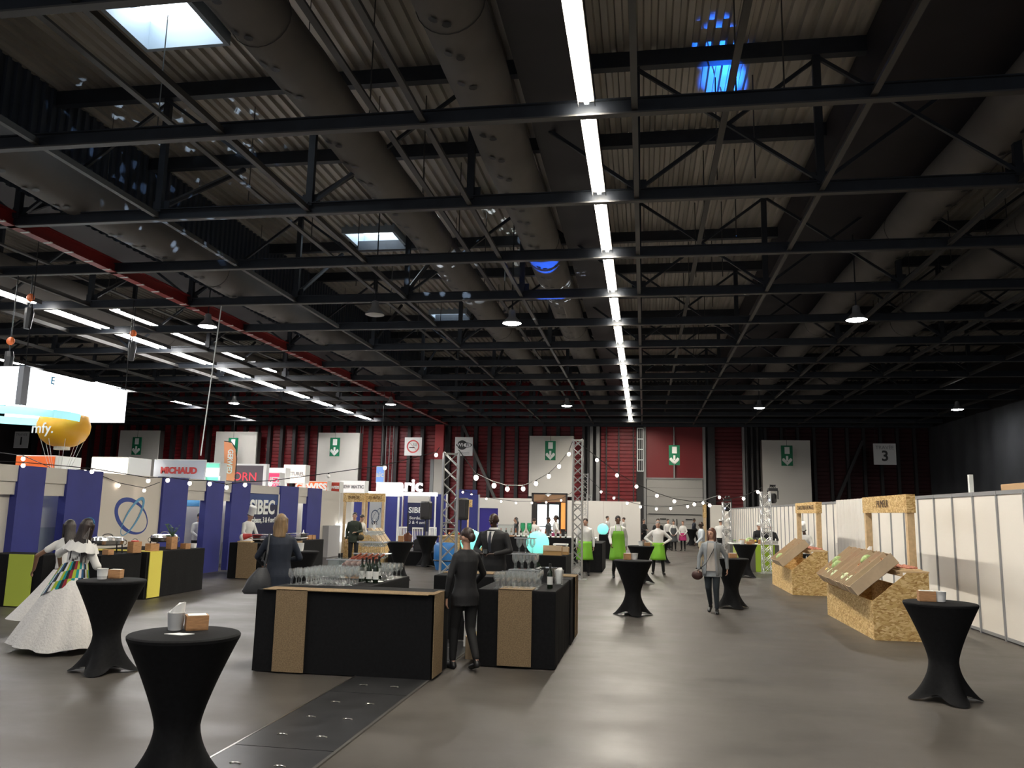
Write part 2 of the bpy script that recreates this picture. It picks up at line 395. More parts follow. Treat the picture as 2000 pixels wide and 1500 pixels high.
def ringmesh(r0, r1, y=-.045, n=32, ax=1, az=1, c=(0, 0)):
    b = MB(); vs = []
    for i in range(n):
        a = 2 * PI * i / n; ca, sa = math.cos(a), math.sin(a)
        vs += [(c[0] + r0 * ca * ax, y, c[1] + r0 * sa * az), (c[0] + r1 * ca * ax, y, c[1] + r1 * sa * az), (c[0] + r0 * ca * ax, y + .01, c[1] + r0 * sa * az), (c[0] + r1 * ca * ax, y + .01, c[1] + r1 * sa * az)]
    fs = []
    for i in range(n):
        j = (i + 1) % n; fs += [(4 * i, 4 * i + 1, 4 * j + 1, 4 * j), (4 * i + 1, 4 * i + 3, 4 * j + 3, 4 * j + 1), (4 * i, 4 * j, 4 * j + 2, 4 * i + 2)]
    return b.add(vs, fs)
mk('prohibition_ring', ringmesh(.38, .47), M_redp, t); mk('prohibition_bar', MB().bar((-.3, -.042, .3), (.3, -.042, -.3), .01, .09, up=(0, 1, 0)), M_redp, t)
mk('cigarette', MB().box(-.28, .12, -.04, -.035, -.12, -.05), M_blk, t)
sm = MB()
for q in range(3):
    pts = [(.05 + q * .1 + .03 * math.sin(i * 1.3), -.038, .02 + i * .045) for i in range(6)]; sm.tube(pts, .012, 4)
mk('smoke_lines', sm, M_blk, t)
t = hsign(906, 872, 1.3, 1.34, 'square white sign with the wireless internet mark behind the left truss')
b = MB().ell((-.12, -.04, .1), (.36, .012, .34), 24, 10); mk('black_disc', b, M_blk, t)
b = MB().ell((.02, -.045, .1), (.58, .012, .2), 24, 10); mk('black_oval', b, M_blk, t)
mk('white_oval', MB().ell((.24, -.052, .1), (.29, .012, .15), 20, 8), M_paper, t)
text('Wi', 'lettering', M_paper, t, (-.28, -.062, .1), FACE, .36, bold=.008); text('Fi', 'lettering', M_blk, t, (.26, -.068, .1), FACE, .3, bold=.006)
text('INTERNET SANS FIL\nPOUR EXPOSANTS', 'small_print', MATS['print_grey'], t, (0, -.04, -.5), FACE, .1)

# right wall with grey tarpaulin ---------------------------------
wr = sempty('wall_right')
mk('cladding', MB().box(19.5, 19.7, -12, 60, 0, 12), M_dark, wr)
tp = MB(); n = 90; vs = []
for i in range(n + 1):
    y = 14 + i * .5
    for j in range(13):
        z = j * 8.1 / 12
        w = .05 * mnoise.noise(V((y * .9, z * .25, 0))) + .03 * math.sin(y * 3.1 + z * .3)
        if j > 10: w += .06 * mnoise.noise(V((y * 3, z, 3)))
        vs.append((19.25 - w, y, z))
tp.add(vs, [(i * 13 + j, i * 13 + j + 1, (i + 1) * 13 + j + 1, (i + 1) * 13 + j) for i in range(n) for j in range(12)])
tpo = mk('grey_tarpaulin', tp, mat('tarpaulin', (.085, .09, .10), .35, noise=.1, nscale=2), None, True, auto=False)
tag(tpo, 'dark grey plastic tarpaulin curtain hung along the right side wall', 'curtain')
# left far wall, and the wall behind the camera is left open to the rest of the hall
wl = sempty('wall_left'); mk('cladding', MB().box(-50.2, -49.9, -12, 60, 0, 12), M_dark, wl)

# ================================================================ CEILING
ce = sempty('ceiling')
dk = MB()
def deckstrip(b, x0, x1, z, y0=-12, y1=60):
    xs = []; x = x0
    while x < x1: xs += [(x, z), (x + .12, z), (x + .15, z + .09), (x + .25, z + .09)]; x += .28
    b.add([p for x, zz in xs for p in ((x, y0, zz), (x, y1, zz))], [(2 * i, 2 * i + 2, 2 * i + 3, 2 * i + 1) for i in range(len(xs) - 1)])
SKY = [(-10.2, -8.5, a, b_) for a, b_ in ((12.75, 14.15), (25.6, 27.5), (37.2, 38.9), (49.4, 50.6))]
deckstrip(dk, -50, -10.3, DECK); deckstrip(dk, -8.35, 19.5, DECK)
ys = [-12] + [v for s_ in SKY for v in (s_[2] - .1, s_[3] + .1)] + [60]
for i in range(0, len(ys), 2): deckstrip(dk, -10.3, -8.35, DECK, ys[i], ys[i + 1])
dk.box(-50, -10.3, -12, 60, DECK + .2, DECK + .4); dk.box(-8.35, 19.7, -12, 60, DECK + .2, DECK + .4)
for i in range(0, len(ys), 2): dk.box(-10.3, -8.35, ys[i], ys[i + 1], DECK + .2, DECK + .4)
mk('corrugated_deck', dk, M_deck, ce)
# dark vertical sheets / gutters
def vsheet(x, z0, z1, m):
    b = MB(); vs = []; y = -6; i = 0
    while y < YB: vs += [(x, y), (x, y + .12), (x + .06, y + .15), (x + .06, y + .25)]; y += .28
    b.add([p for y, in [] for p in ()] + [p for xx, yy in vs for p in ((xx, yy, z0), (xx, yy, z1))], [(2 * i, 2 * i + 2, 2 * i + 3, 2 * i + 1) for i in range(len(vs) - 1)])
    mk('corrugated_screen', b, m, ce)
M_scr = mat('screen_sheet', (.06, .075, .105), .4, metal=.3)
vsheet(-13.7, 8.7, DECK, M_scr)
M_soff = mat('dark_soffit', (.03, .027, .034), .6, noise=.15, nscale=1)
mk('soffit', MB().box(-2.25, -1.1, -6, YB, 9.8, DECK), M_soff, ce)
mk('soffit', MB().box(4.45, 7.5, -6, YB, 10.4, DECK), M_soff, ce)
mk('soffit', MB().box(-16.5, -14.1, -6, YB, 9.5, 10), M_soff, ce)
# grid of beams
BY = [12.22 + 3.7 * k for k in range(-4, 13)]
GX = [-14.4 + 3.6 * i for i in range(-9, 10)]; GX = [x if x < -1 else x - .12 for x in GX]
for y in BY:
    b = MB(); b.box(-50, 19.4, y - .012, y + .012, ZC + .03, ZC + .27); b.box(-50, 19.4, y - .07, y + .07, ZC + .25, ZC + .27)
    m_ = mk('transverse_beam', b, M_steel, ce)
    mk('beam_flange', MB().box(-50, 19.4, y - .07, y + .07, ZC, ZC + .028), M_flange, ce)
for x in GX:
    if abs(x + 14.4) < .1 or x > 19 or x < -47: continue
    b = MB().box(x - .05, x + .05, -6, YB - .3, ZC + .06, ZC + .08); b.box(x - .01, x + .01, -6, YB - .3, ZC + .08, ZC + .2)
    mk('longitudinal_beam', b, M_flange, ce)
rb = thing('red_ceiling_beam', 'long dark red steel beam running the length of the hall ceiling', 'beam', (-14.5, 0, ZC))
b = MB().box(-.02, .02, -5, YB - .7, .03, .32); b.box(-.12, .12, -5, YB - .7, 0, .03); b.box(-.12, .12, -5, YB - .7, .32, .35)
mk('girder', b, mat('red_beam_paint', (.25, .015, .015), .45), rb)
sl = MB(); y = -4
while y < YB - 1: sl.box(-.09, .135, y, y + .07, -.008, .0); sl.box(.12, .126, y, y + .09, .01, .02); y += .75
mk('slots', sl, M_whitep, rb)
# upper purlins and the transverse lattice webs
for i, y in enumerate(BY):
    mk('upper_purlin', MB().box(-50, 19.4, y - .1, y + .1, DECK - .36, DECK - .02), M_steel, ce)
for ki, y in enumerate(BY):
    if y < 4 or ki % 2 == 0: continue
    for gi, x in enumerate(GX[:-1]):
        if x < -40: continue
        x2 = GX[gi + 1]
        mk('web_post', MB().bar((x, y, ZC + .2), (x, y, DECK - .3), .15, .12), M_steel, ce)
        if gi % 2 or x > -1: mk('web_brace', MB().bar((x, y + .05, ZC + .25), (x2, y + .05, DECK - .4), .07, .07), M_steel, ce)
        if gi % 2 == 0 or x > -1: mk('web_brace', MB().bar((x2, y - .05, ZC + .25), (x, y - .05, DECK - .4), .07, .07), M_steel, ce)
        if x < -4: mk('longitudinal_strut', MB().rod((x, y, ZC + .3), (x + .0, y + 3.6, DECK - .5), .07, 7), M_steel, ce)
        mk('gusset', MB().box(x - .2, x + .2, y + .06, y + .08, ZC + .22, ZC + .5), M_steel, ce)
# secondary thin hanger rods
for y in BY[4:12]:
    for x in (-9.3, -5.0, 1.6, 2.4, 8.9, -18, -24):
        mk('hanger_rod', MB().rod((x, y + 1.2, ZC + .9), (x, y + 1.2, DECK), .014, 4), M_flange, ce)
for x in (-9.0, -4.9, 1.5, 8.8, 12.6, -18.2, -23.5):
    mk('cable_tray', MB().box(x - .06, x + .06, -4, YB - 1, ZC + .95, ZC + 1.0), M_flange, ce)
# skylights
M_sky = mat('skylight_pane', (.8, .9, 1), .5, emit=7, ecol=(.84, .94, 1))
M_skyf = mat('skylight_frame', (.30, .36, .42), .4)
for i, (x0, x1, y0, y1) in enumerate(SKY):
    w = struct(link(bpy.data.objects.new('window_%d' % (i + 1), None), None))
    b = MB(); t_ = .09
    for a, c, e, f_ in ((x0 - .1, x1 + .1, y0 - .1, y0), (x0 - .1, x1 + .1, y1, y1 + .1), (x0 - .1, x0, y0, y1), (x1, x1 + .1, y0, y1)): b.box(a, c, e, f_, DECK - .22, DECK + .5)
    mk('window_frame', b, M_skyf, w)
    mk('pane', MB().box(x0, x1, y0, y1, DECK + .42, DECK + .46), M_sky, w)
    o = MB(); o.bar((x0 + 1.3, y0 + .05, DECK + .3), (x1 - .1, y1 - .4, DECK + .05), .05, .05); o.box(x0 + .3, x0 + .5, y0 + .1, y0 + .35, DECK + .0, DECK + .12)
    mk('opener_arm', o, M_steel, w)
# ducts ----------------------------------------------------------
M_duct = mat('textile_duct', (.17, .158, .15), .7, noise=.07, nscale=1.5, bump=.15, bscale=4)
def duct(x, z, r, y0, y1, lab, sides):
    t = thing('air_duct', lab, 'duct', (x, 0, z))
    rings = []; y = y0; n = 24; vs = []; k = 0
    while y <= y1:
        rr = r * (1 + .015 * math.sin(y * 2.1) + .02 * mnoise.noise(V((y * .7, x, 0)))); vs += [(rr * math.cos(2 * PI * i / n), y, rr * math.sin(2 * PI * i / n) - .03 * math.sin(y * .85)) for i in range(n)]; y += .5; k += 1
    b = MB().add(vs, [(q * n + i, q * n + (i + 1) % n, (q + 1) * n + (i + 1) % n, (q + 1) * n + i) for q in range(k - 1) for i in range(n)])
    mk('sleeve', b, M_duct, t, True, auto=False)
    y = y0 + .4; hs = MB(); sm_ = MB()
    while y < y1 - .5:
        for s in sides:
            for a in (s - .16, s + .16):
                yy = y + (.12 if a > s else 0); c = V((math.cos(a), 0, math.sin(a))); u = V((0, 1, 0)); w = c.cross(u)
                p = c * (r * 1.05) + V((0, yy, -.03 * math.sin(yy * .85)))
                hs.add([p + u * (.075 * math.cos(q * PI / 4)) + w * (.075 * math.sin(q * PI / 4)) for q in range(8)], [tuple(range(8))])
        y += .95 if y < 30 else .95
    h = mk('air_holes', hs, M_blk, t); h['kind'] = 'stuff'
    y = y0 + 5
    while y < y1:
        b = MB(); pts = [(r * 1.02 * math.cos(2 * PI * i / 24), y, r * 1.02 * math.sin(2 * PI * i / 24)) for i in range(25)]
        mk('seam_ring', b.tube(pts, .008, 4), M_flange, t); y += 11
    for yy in range(int(y0) + 2, int(y1), 4):
        mk('hanger', MB().rod((-.1, yy, r * .9), (-.1, yy, DECK - z), .01, 4), M_flange, t)
DWN = -PI / 2
duct(-6.0, 9.6, .51, -5, 56, 'fat grey textile air duct passing below the skylights', (DWN - .2,))
duct(-2.9, 9.6, .54, -5, 56, 'fat grey textile air duct just left of the lit LED line', (DWN - .1,))
duct(-12.9, 8.95, .5, -5, 56, 'grey textile air duct beside the red ceiling beam', (DWN + .1,))
duct(6.9, 9.6, .52, -5, 56, 'dim grey textile air duct right of the LED line, nearer of two', (DWN + .3,))
duct(10.2, 9.6, .6, -5, 56, 'dim grey textile air duct nearest the right side wall', (DWN + .3,))
duct(-21.5, 9.6, .6, -5, 56, 'pale textile air duct above the white light line on the left', (DWN,))
duct(-24.3, 9.6, .6, -5, 56, 'pale textile air duct farthest left over the exhibition booths', (DWN,))
# LED battens -----------------------------------------------------
ORD = ['first', 'second', 'third', 'fourth', 'fifth', 'sixth', 'seventh', 'eighth', 'ninth', 'tenth', 'eleventh', 'twelfth', 'thirteenth', 'fourteenth', 'fifteenth', 'sixteenth']
def batten(x, y0, y1, z, m, lab, grp, w=.07):
    t = thing('led_batten', lab, 'lamp', (x, (y0 + y1) / 2, z), group=grp); h = (y1 - y0) / 2
    mk('housing', MB().box(-w * 1.9, w * 1.9, -h, h, .05, .11), M_flange, t)
    mk('diffuser', MB().box(-w / 2, w / 2, -h + .02, h - .02, 0, .05), m, t)
    for s_ in (-1, 1): mk('light_cutoff', MB().box(s_ * w * 1.9 - .004, s_ * w * 1.9 + .004, -h, h, -.03, .05), M_flange, t)  # plates added to keep sideways light off the ducts and roof
    return t
vis = 0
for k in range(len(BY) - 1):
    y0, y1 = BY[k] + .22, BY[k + 1] - .22
    if k < 3: batten(-.87, y0, y1, ZC + .1, M_glow, 'bright LED batten of the centre line, overhead %s of three before the frame' % ORD[k], 'LED battens of the centre line')
    else:
        batten(-.87, y0, y1, ZC + .1, M_glow, 'bright LED batten of the centre ceiling line, %s from the camera' % ORD[vis], 'LED battens of the centre line'); vis += 1
vis = 0
for k in range(len(BY) - 1):
    y0, y1 = BY[k] + .3, BY[k + 1] - .4
    if k < 3: continue
    batten(-19.7, y0, y1, ZC + .1, M_glow2, 'white LED batten of the left hall line, %s from the camera' % ORD[vis], 'LED battens of the left line', .14); vis += 1
for i, k in enumerate(range(8, 12)):
    batten(-20.9 + .9, BY[k] + .3, BY[k + 1] - .6, ZC + 1.0, M_glow2, 'white LED batten of the short raised left line, %s from the camera' % ORD[i], 'LED battens of the raised left line', .12)
for k in range(3, 16, 2):
    batten(-29.5, BY[k] + .3, BY[k + 1] - .3, ZC + .2, M_glow2, 'white LED batten over the far left booths, %s from the camera' % ORD[(k - 3) // 2], 'LED battens over the booths', .14)
# high-bay lamps
def highbay(px_, py_, lab, lit=True, z=7.75):
    p = gz(px_, py_, z); t = thing('high_bay_lamp', lab, 'lamp', (p.x, p.y, z), group='high bay lamps')
    mk('reflector', MB().lathe([(.30, .0), (.27, .06), (.12, .22), (.1, .42), (.02, .45)], 18), mat('lamp_shell', (.35, .36, .37), .4, metal=.4), t, True)
    mk('lens', MB().lathe([(.01, -.03), (.2, -.025), (.285, .01), (.01, .02)], 18), M_bay if lit else mat('lamp_off', (.5, .5, .48), .4), t, True)
    mk('stem', MB().rod((0, 0, .42), (0, 0, DECK - z), .02, 6), M_steel, t)
for a in ((405, 638, 'lit round high bay lamp near the left white light line'), (1000, 632, 'lit round high bay lamp between the air ducts'), (1673, 625, 'lit round high bay lamp hung on the right, the nearer one'),
    (457, 788, 'lit high bay lamp far back above the booths'), (763, 790, 'lit high bay lamp near the far end of the red beam'), (1107, 793, 'lit high bay lamp far back left of the LED line'),
    (1483, 797, 'lit high bay lamp far back on the right'), (1870, 800, 'lit high bay lamp against the grey tarpaulin')): highbay(*a)
highbay(732, 615, 'unlit white round high bay lamp hanging left of the duct', False)
for x_, y_ in ((-8, 4), (3.5, 2), (-14.5, 4), (-26, 20)): 
    t = thing('high_bay_lamp', 'lit high bay lamp out of frame overhead at %s' % {-8: 'the near left', 3.5: 'the near right', -14.5: 'the left edge', -26: 'the far left booths'}[x_], 'lamp', (x_, y_, 7.75), group='high bay lamps')
    mk('reflector', MB().lathe([(.30, .0), (.27, .06), (.12, .22), (.1, .42), (.02, .45)], 18), MATS['lamp_shell'], t, True)
    mk('lens', MB().lathe([(.01, -.03), (.2, -.025), (.285, .01), (.01, .02)], 18), M_bay, t, True)
# chain hoists and cables over the left booths
for i, (px_, py_, yy) in enumerate(((57, 605, 19.62), (258, 672, 23.32), (18, 690, 19.62))):
    p = aty(px_, py_, yy); t = thing('chain_hoist', ('black chain bag with orange hook hanging from the truss, ' + ('nearest', 'middle', 'leftmost')[i] + ' of three'), 'hoist', (p.x, yy, p.z))
    mk('chain_bag', MB().loft([(0, 0, -.55, .1, .08), (.02, 0, -.1, .14, .1), (0, 0, .05, .12, .08)], 8), M_blk, t); mk('hook_block', MB().ell((0, 0, .35), (.12, .08, .12)), mat('hoist_orange', (.6, .12, .02), .5), t)
    mk('chain', MB().rod((0, 0, 0), (0, 0, 8.2 - p.z), .018, 5), M_steel, t)
t = thing('rigging_cable', 'thin white vertical cable hanging behind the MICHAUD sign', 'cable', aty(392, 890, 23.32)); mk('cable', MB().rod((0, 0, 0), (.3, 0, 8.2 - t.location.z), .02, 5), M_whitep, t)

# ================================================================ WHITE PARTITION AND RIGHT SIDE
pw = thing('partition_wall', 'long white panel partition with grey posts on the right', 'wall', (5.75, 0, 0))
M_post = mat('partition_post', (.30, .31, .33), .4, metal=.3)
for i in range(46):
    y0 = 12.6 + i * .985
    mk('panel', MB().box(0, .03, y0 + .022, y0 + .963, .07, 2.33), M_white, pw)
    mk('post', MB().box(-.025, .04, y0 - .022, y0 + .022, 0, 2.4), M_post, pw)
mk('top_rail', MB().box(-.02, .04, 12.6, 57.9, 2.335, 2.40), M_post, pw); mk('bottom_rail', MB().box(-.012, .04, 12.6, 57.9, .02, .07), M_post, pw)
pe = thing('end_partition', 'white partition across the far right corner', 'wall', (5.05, 57.95, 0))
mk('panel', MB().box(-.55, .7, 0, .05, 0, 2.62), M_white, pe)
cb = MB(); vs = []
ya, yb_ = atx(1636, 1050, 5.6).y, atx(1692, 1050, 5.6).y
n = 60
for i in range(n + 1):
    y = yb_ + (ya - yb_) * i / n; o = .05 * math.sin(i * .9) + .02 * math.sin(i * 2.3)
    vs += [(5.62 + o, y, .0), (5.62 + o * .7, y, 2.42)]
cb.add(vs, [(2 * i, 2 * i + 2, 2 * i + 3, 2 * i + 1) for i in range(n)])
tag(mk('white_curtain', cb, M_shirt, None, True, auto=False), 'white pleated curtain hung on the partition between the two plywood gates', 'curtain')
p = aty(1958, 950, 14.2)
t = thing('board_stack', 'beige cardboard box standing on top of the partition at the right edge', 'box', (6.6, 14.9, 0)); 
mk('carton', MB().bbox(-.35, .55, -.9, .75, 1.7, 2.55), mat('carton_tan', (.55, .36, .20), .8), t); mk('shelf_support', MB().box(-.3, .5, -.8, .7, 0, 1.7), M_post, t)
t = thing('shelf_tower', 'white shelving post sticking up behind the partition', 'shelf', (6.7, 18.2, 0))
mk('upright', MB().box(-.04, .04, -.04, .04, 0, 2.85), M_whitep, t); mk('shelf_frame', MB().box(-.3, .3, -.8, .8, 2.38, 2.44), M_whitep, t)
for sy in (-.75, .75): mk('upright', MB().box(-.3, -.26, sy - .02, sy + .02, 0, 2.42), M_whitep, t)
# OSB gates
def gate(x, y0, y1, z1, zb, words, size, lab, ax='y', tx=1.0):
    t = thing('plywood_gate', lab, 'gate', (x, y0, 0)); L = y1 - y0
    for yy in (0, L - .12): mk('gate_post', MB().box(-.06, .06, yy, yy + .12, 0, zb), M_timber, t)
    sb = mk('header_board', MB().box(-.075, .075, -.04, L + .04, zb, z1), M_osb, t)
    text(words, 'burnt_lettering', mat('burnt_print', (.05, .025, .015), .8), sb, (-.078, L / 2, (zb + z1) / 2), SIDEL, size, .002, sx=tx, bold=0)
    if ax == 'x': t.rotation_euler = (0, 0, PI / 2)
    return t
gate(4.62, 15.3, 18.15, 2.34, 2.02, 'PRIMEUR', .2, 'larger chipboard gate with burnt lettering behind the nearest vegetable stand', tx=1.0)
gate(4.62, 22.95, 25.9, 2.32, 2.02, 'CHARCUTERIE & FROMAGES', .17, 'smaller chipboard gate behind the second stand where the chef works', tx=1.1)
t = gate(3.9, 54.2, 55.4, 2.6, 1.75, 'PAIN', .3, 'small far plywood gate beside the grey dock door', tx=.7)
# produce stands -------------------------------------------------
M_pink = mat('charcuterie_pink', (.55, .22, .15), .6, noise=.4, nscale=30)
M_gp = mat('cabbage_green', (.36, .48, .20), .6, noise=.35, nscale=14)
VEG = {}
def veg(kind):
    if kind in VEG: return VEG[kind]
    b = MB()
    if kind == 'cabbage':
        b.ell((0, 0, 0), (.1, .1, .09), 12, 8)
        for i in range(7):
            a = i * .9; b.ell((.05 * math.cos(a), .05 * math.sin(a), .01 * i - .03), (.065, .065, .06), 8, 5)
        m = M_gp
    elif kind == 'squash':
        for i in range(9):
            a = 2 * PI * i / 9; b.ell((.05 * math.cos(a), .05 * math.sin(a), 0), (.045, .045, .055), 8, 6, mi=0)
        b.cap((0, 0, .04), (.01, 0, .09), .012, .009, 6, mi=0); m = mat('squash_cream', (.58, .62, .38), .5, noise=.3, nscale=25)
    elif kind == 'tomato': b.ell((0, 0, 0), (.04, .04, .034), 10, 7); b.ell((0, 0, .033), (.018, .018, .004), 6, 3); m = mat('tomato_red', (.45, .04, .02), .35)
    elif kind == 'lemon': b.ell((0, 0, 0), (.035, .05, .035), 10, 7); b.cap((0, .045, 0), (0, .055, 0), .01, .006, 6); m = mat('lemon_yellow', (.75, .5, .06), .5)
    elif kind == 'carrot': b.cap((0, -.09, 0), (0, .07, 0), .006, .022, 8); b.cap((0, .09, 0), (0, .15, .01), .01, .02, 6); m = mat('carrot_orange', (.65, .22, .05), .6)
    elif kind == 'cucumber': b.cap((0, -.1, 0), (.01, .1, 0), .024, .026, 8); m = mat('cucumber_green', (.03, .07, .02), .45)
    elif kind == 'leek':
        b.cap((0, -.16, 0), (0, .05, 0), .018, .022, 8)
        for i in range(4): b.cap((0, .05, 0), (.03 * math.cos(i * 1.6), .2, .03 * math.sin(i * 1.6)), .014, .008, 5, .3)
        m = mat('leek_green', (.16, .28, .10), .6, noise=.4, nscale=9)
    elif kind == 'onion': b.ell((0, 0, 0), (.04, .04, .036), 10, 7); b.cap((0, 0, .03), (0, 0, .055), .012, .004, 6); m = mat('onion_skin', (.5, .22, .10), .45)
    me = bpy.data.meshes.new(kind); me.from_pydata(b.v, [], b.f); me.materials.append(m)
    me.polygons.foreach_set('use_smooth', [True] * len(me.polygons)); VEG[kind] = me
    return me
def tray_mesh(L=.85, Wd=.38, H=.2):
    bt = MB().box(-Wd / 2, Wd / 2, 0, L, 0, .006)
    sd = [MB().box(s * Wd / 2 - (.006 if s > 0 else 0), s * Wd / 2 + (0 if s > 0 else .006), 0, L, 0, H) for s in (-1, 1)]
    en = [MB().box(-Wd / 2 + .006, Wd / 2 - .006, e, e + .006, 0, H * .9) for e in (0, L - .006)]
    return bt, sd, en
VDESC = {'cabbage': 'green cabbage', 'squash': 'pale striped squash', 'tomato': 'red tomato', 'lemon': 'yellow lemon', 'carrot': 'orange carrot', 'cucumber': 'dark green cucumber', 'leek': 'green leek', 'onion': 'brown onion'}
def place_veg(kind, co_, rot, lab, grp):
    o = bpy.data.objects.new(kind, veg(kind)); COL.objects.link(o); o.matrix_world = Matrix.Translation(co_) @ rot; tag(o, lab, 'vegetable', grp)
def tray(x, y, z, ang, yaw, cont, lab, where):
    t = thing('cardboard_tray', lab, 'box', (x, y, z)); t.rotation_euler = (ang, 0, yaw)
    bt, sd, en = tray_mesh()
    mk('tray_bottom', bt, M_card, t)
    for q in sd: mk('long_side', q, M_card, t)
    for q in en: mk('end_panel', q, M_card, t)
    R = Matrix.Rotation(yaw, 4, 'Z') @ Matrix.Rotation(ang, 4, 'X'); base = V((x, y, z))
    n = len(cont); yy = .07; cnt = {}
    rad = {'cabbage': .1, 'squash': .09, 'tomato': .042, 'lemon': .05, 'carrot': .1, 'cucumber': .1, 'leek': .15, 'onion': .05}
    for kd in cont:
        r = rad[kd]; two = kd in ('tomato', 'lemon', 'onion', 'carrot', 'cucumber', 'leek')
        if yy + 2 * r > .84: break
        for xx in ((-.1, -.02, .06, .125) if two and r < .06 else ((-.07, .06) if two else (0,))):
            h = {'cabbage': .14, 'squash': .13, 'tomato': .09, 'lemon': .1, 'onion': .1}.get(kd, .1)
            pz = V((xx + random.uniform(-.015, .015), yy + r + random.uniform(-.01, .01), h + random.uniform(0, .02)))
            cnt[kd] = cnt.get(kd, 0) + 1
            place_veg(kd, base + R.to_3x3() @ pz, R @ Matrix.Rotation(random.uniform(-.4, .4), 4, 'Z') @ Matrix.Scale(1.2 if r < .08 else 1.0, 4), '%s in %s, %s from its lower end' % (VDESC[kd], where, ORD[cnt[kd] - 1]), '%s in %s' % ({'tomato': 'red tomatoes', 'cabbage': 'green cabbages', 'squash': 'pale squashes'}.get(kd, VDESC[kd] + 's'), where))
        yy += 2 * r
    b = MB()
    for i in range(26): b.ell((random.uniform(-.14, .14), random.uniform(.04, .8), .035), (.035, .035, .03), 5, 4)
    s = mk('garden_filling', b, mat('mixed_greens', (.25, .22, .07), .7, noise=.6, nscale=25), t); s['kind'] = 'stuff'
def stand(x0, y0, y1, lab, cuts, trays, name='vegetable'):
    t = thing('plywood_stand', lab, 'stand', (x0, y0, 0)); L = y1 - y0
    prof = [(0, 0), (0, .60), (.54, 1.06), (.86, 1.06), (.86, 0)]
    for yy in (0, L - .018): mk('end_panel', MB().prism([(x, yy, z) for x, z in prof], (0, .018, 0)), M_osb, t)
    ys_ = [.018] + cuts + [L - .018]
    for a, c in zip(ys_[:-1], ys_[1:]): mk('front_panel', MB().box(0, .018, a + .004, c - .004, 0, .60), M_osb, t)
    mk('inner_floor', MB().box(.02, .86, .02, L - .02, .3, .318), M_osb, t); mk('back_panel', MB().box(.842, .86, .02, L - .02, 0, .75), M_osb, t)
    mk('top_shelf', MB().box(.42, .88, .02, L - .02, 1.06, 1.085), M_timber, t)
    mk('lean_rail', MB().box(.44, .48, .02, L - .02, 1.0, 1.06), M_timber, t)
    return t
stand(3.6, 14.05, 17.4, 'nearest chipboard vegetable stand with cardboard trays leaning on its slope', [2.04], None)
stand(3.62, 21.4, 24.65, 'second chipboard stand with leaning trays in front of the chef', [1.6], None)
conts = [['leek', 'leek', 'onion', 'onion', 'tomato', 'tomato', 'tomato', 'onion'], ['squash', 'onion', 'carrot', 'onion', 'onion', 'tomato'], ['squash', 'carrot', 'onion', 'cabbage', 'onion', 'tomato'], ['lemon', 'carrot', 'cucumber', 'onion', 'tomato', 'onion'],
         ['squash', 'lemon', 'cucumber', 'tomato', 'tomato'], ['squash', 'cabbage', 'carrot', 'onion'], ['tomato', 'lemon', 'onion', 'cabbage', 'leek']]
for i in range(7):
    y = 14.38 + i * .45
    tray(3.42 + .015 * i, y, .66, math.radians(40), -PI / 2 - math.radians(6 * (i % 2)) + .0, conts[i], 'brown cardboard tray of vegetables leaning on the near stand, %s from its near end' % ORD[i], 'the %s tray of the near stand' % ORD[i])
conts2 = [['lemon', 'leek', 'carrot', 'onion', 'tomato'], ['cabbage', 'lemon', 'carrot', 'onion'], ['tomato', 'onion', 'carrot', 'onion']]
for i in range(3):
    y = 21.75 + i * .42
    tray(3.44, y, .66, math.radians(40), -PI / 2, conts2[i], 'brown cardboard tray leaning on the second stand, %s from its near end' % ORD[i], 'the %s tray of the second stand' % ORD[i])
# platters on the shelf of the stands
def platter(x, y, z, lab, seed):
    t = thing('charcuterie_board', lab, 'platter', (x, y, z))
    mk('board', MB().bbox(-.17, .17, -.2, .2, 0, .025), M_timber, t)
    b = MB(); rnd = random.Random(seed)
    for i in range(22): b.ell((rnd.uniform(-.13, .13), rnd.uniform(-.16, .16), .04), (.045, .03, .02), 6, 4)
    s = mk('sliced_meats', b, M_pink, t); s['kind'] = 'stuff'
for i in range(6): platter(4.25, 14.4 + i * .48, 1.085, 'wooden board of sliced meats on the near stand shelf, %s from its near end' % ORD[i], i)
for i in range(5): platter(4.27, 21.7 + i * .5, 1.085, 'wooden board of sliced meats on the second stand shelf, %s from its near end' % ORD[i], i + 20)
t = thing('serving_scoop', 'white paper cone standing up behind the near vegetable trays', 'paper', (4.2, 16.7, 1.11)); mk('cone', MB().loft([(0, 0, 0, .015, .015), (.06, 0, .2, .05, .02), (.09, 0, .27, .03, .012)], 8), M_paper, t)
t = thing('tongs', 'thin metal serving tongs standing on the near stand shelf', 'tongs', (4.12, 15.12, 1.085))
for s in (-1, 1): mk('arm', MB().bar((0, s * .05, .03), (0, s * .005, .22), .012, .006), M_steelb, t)
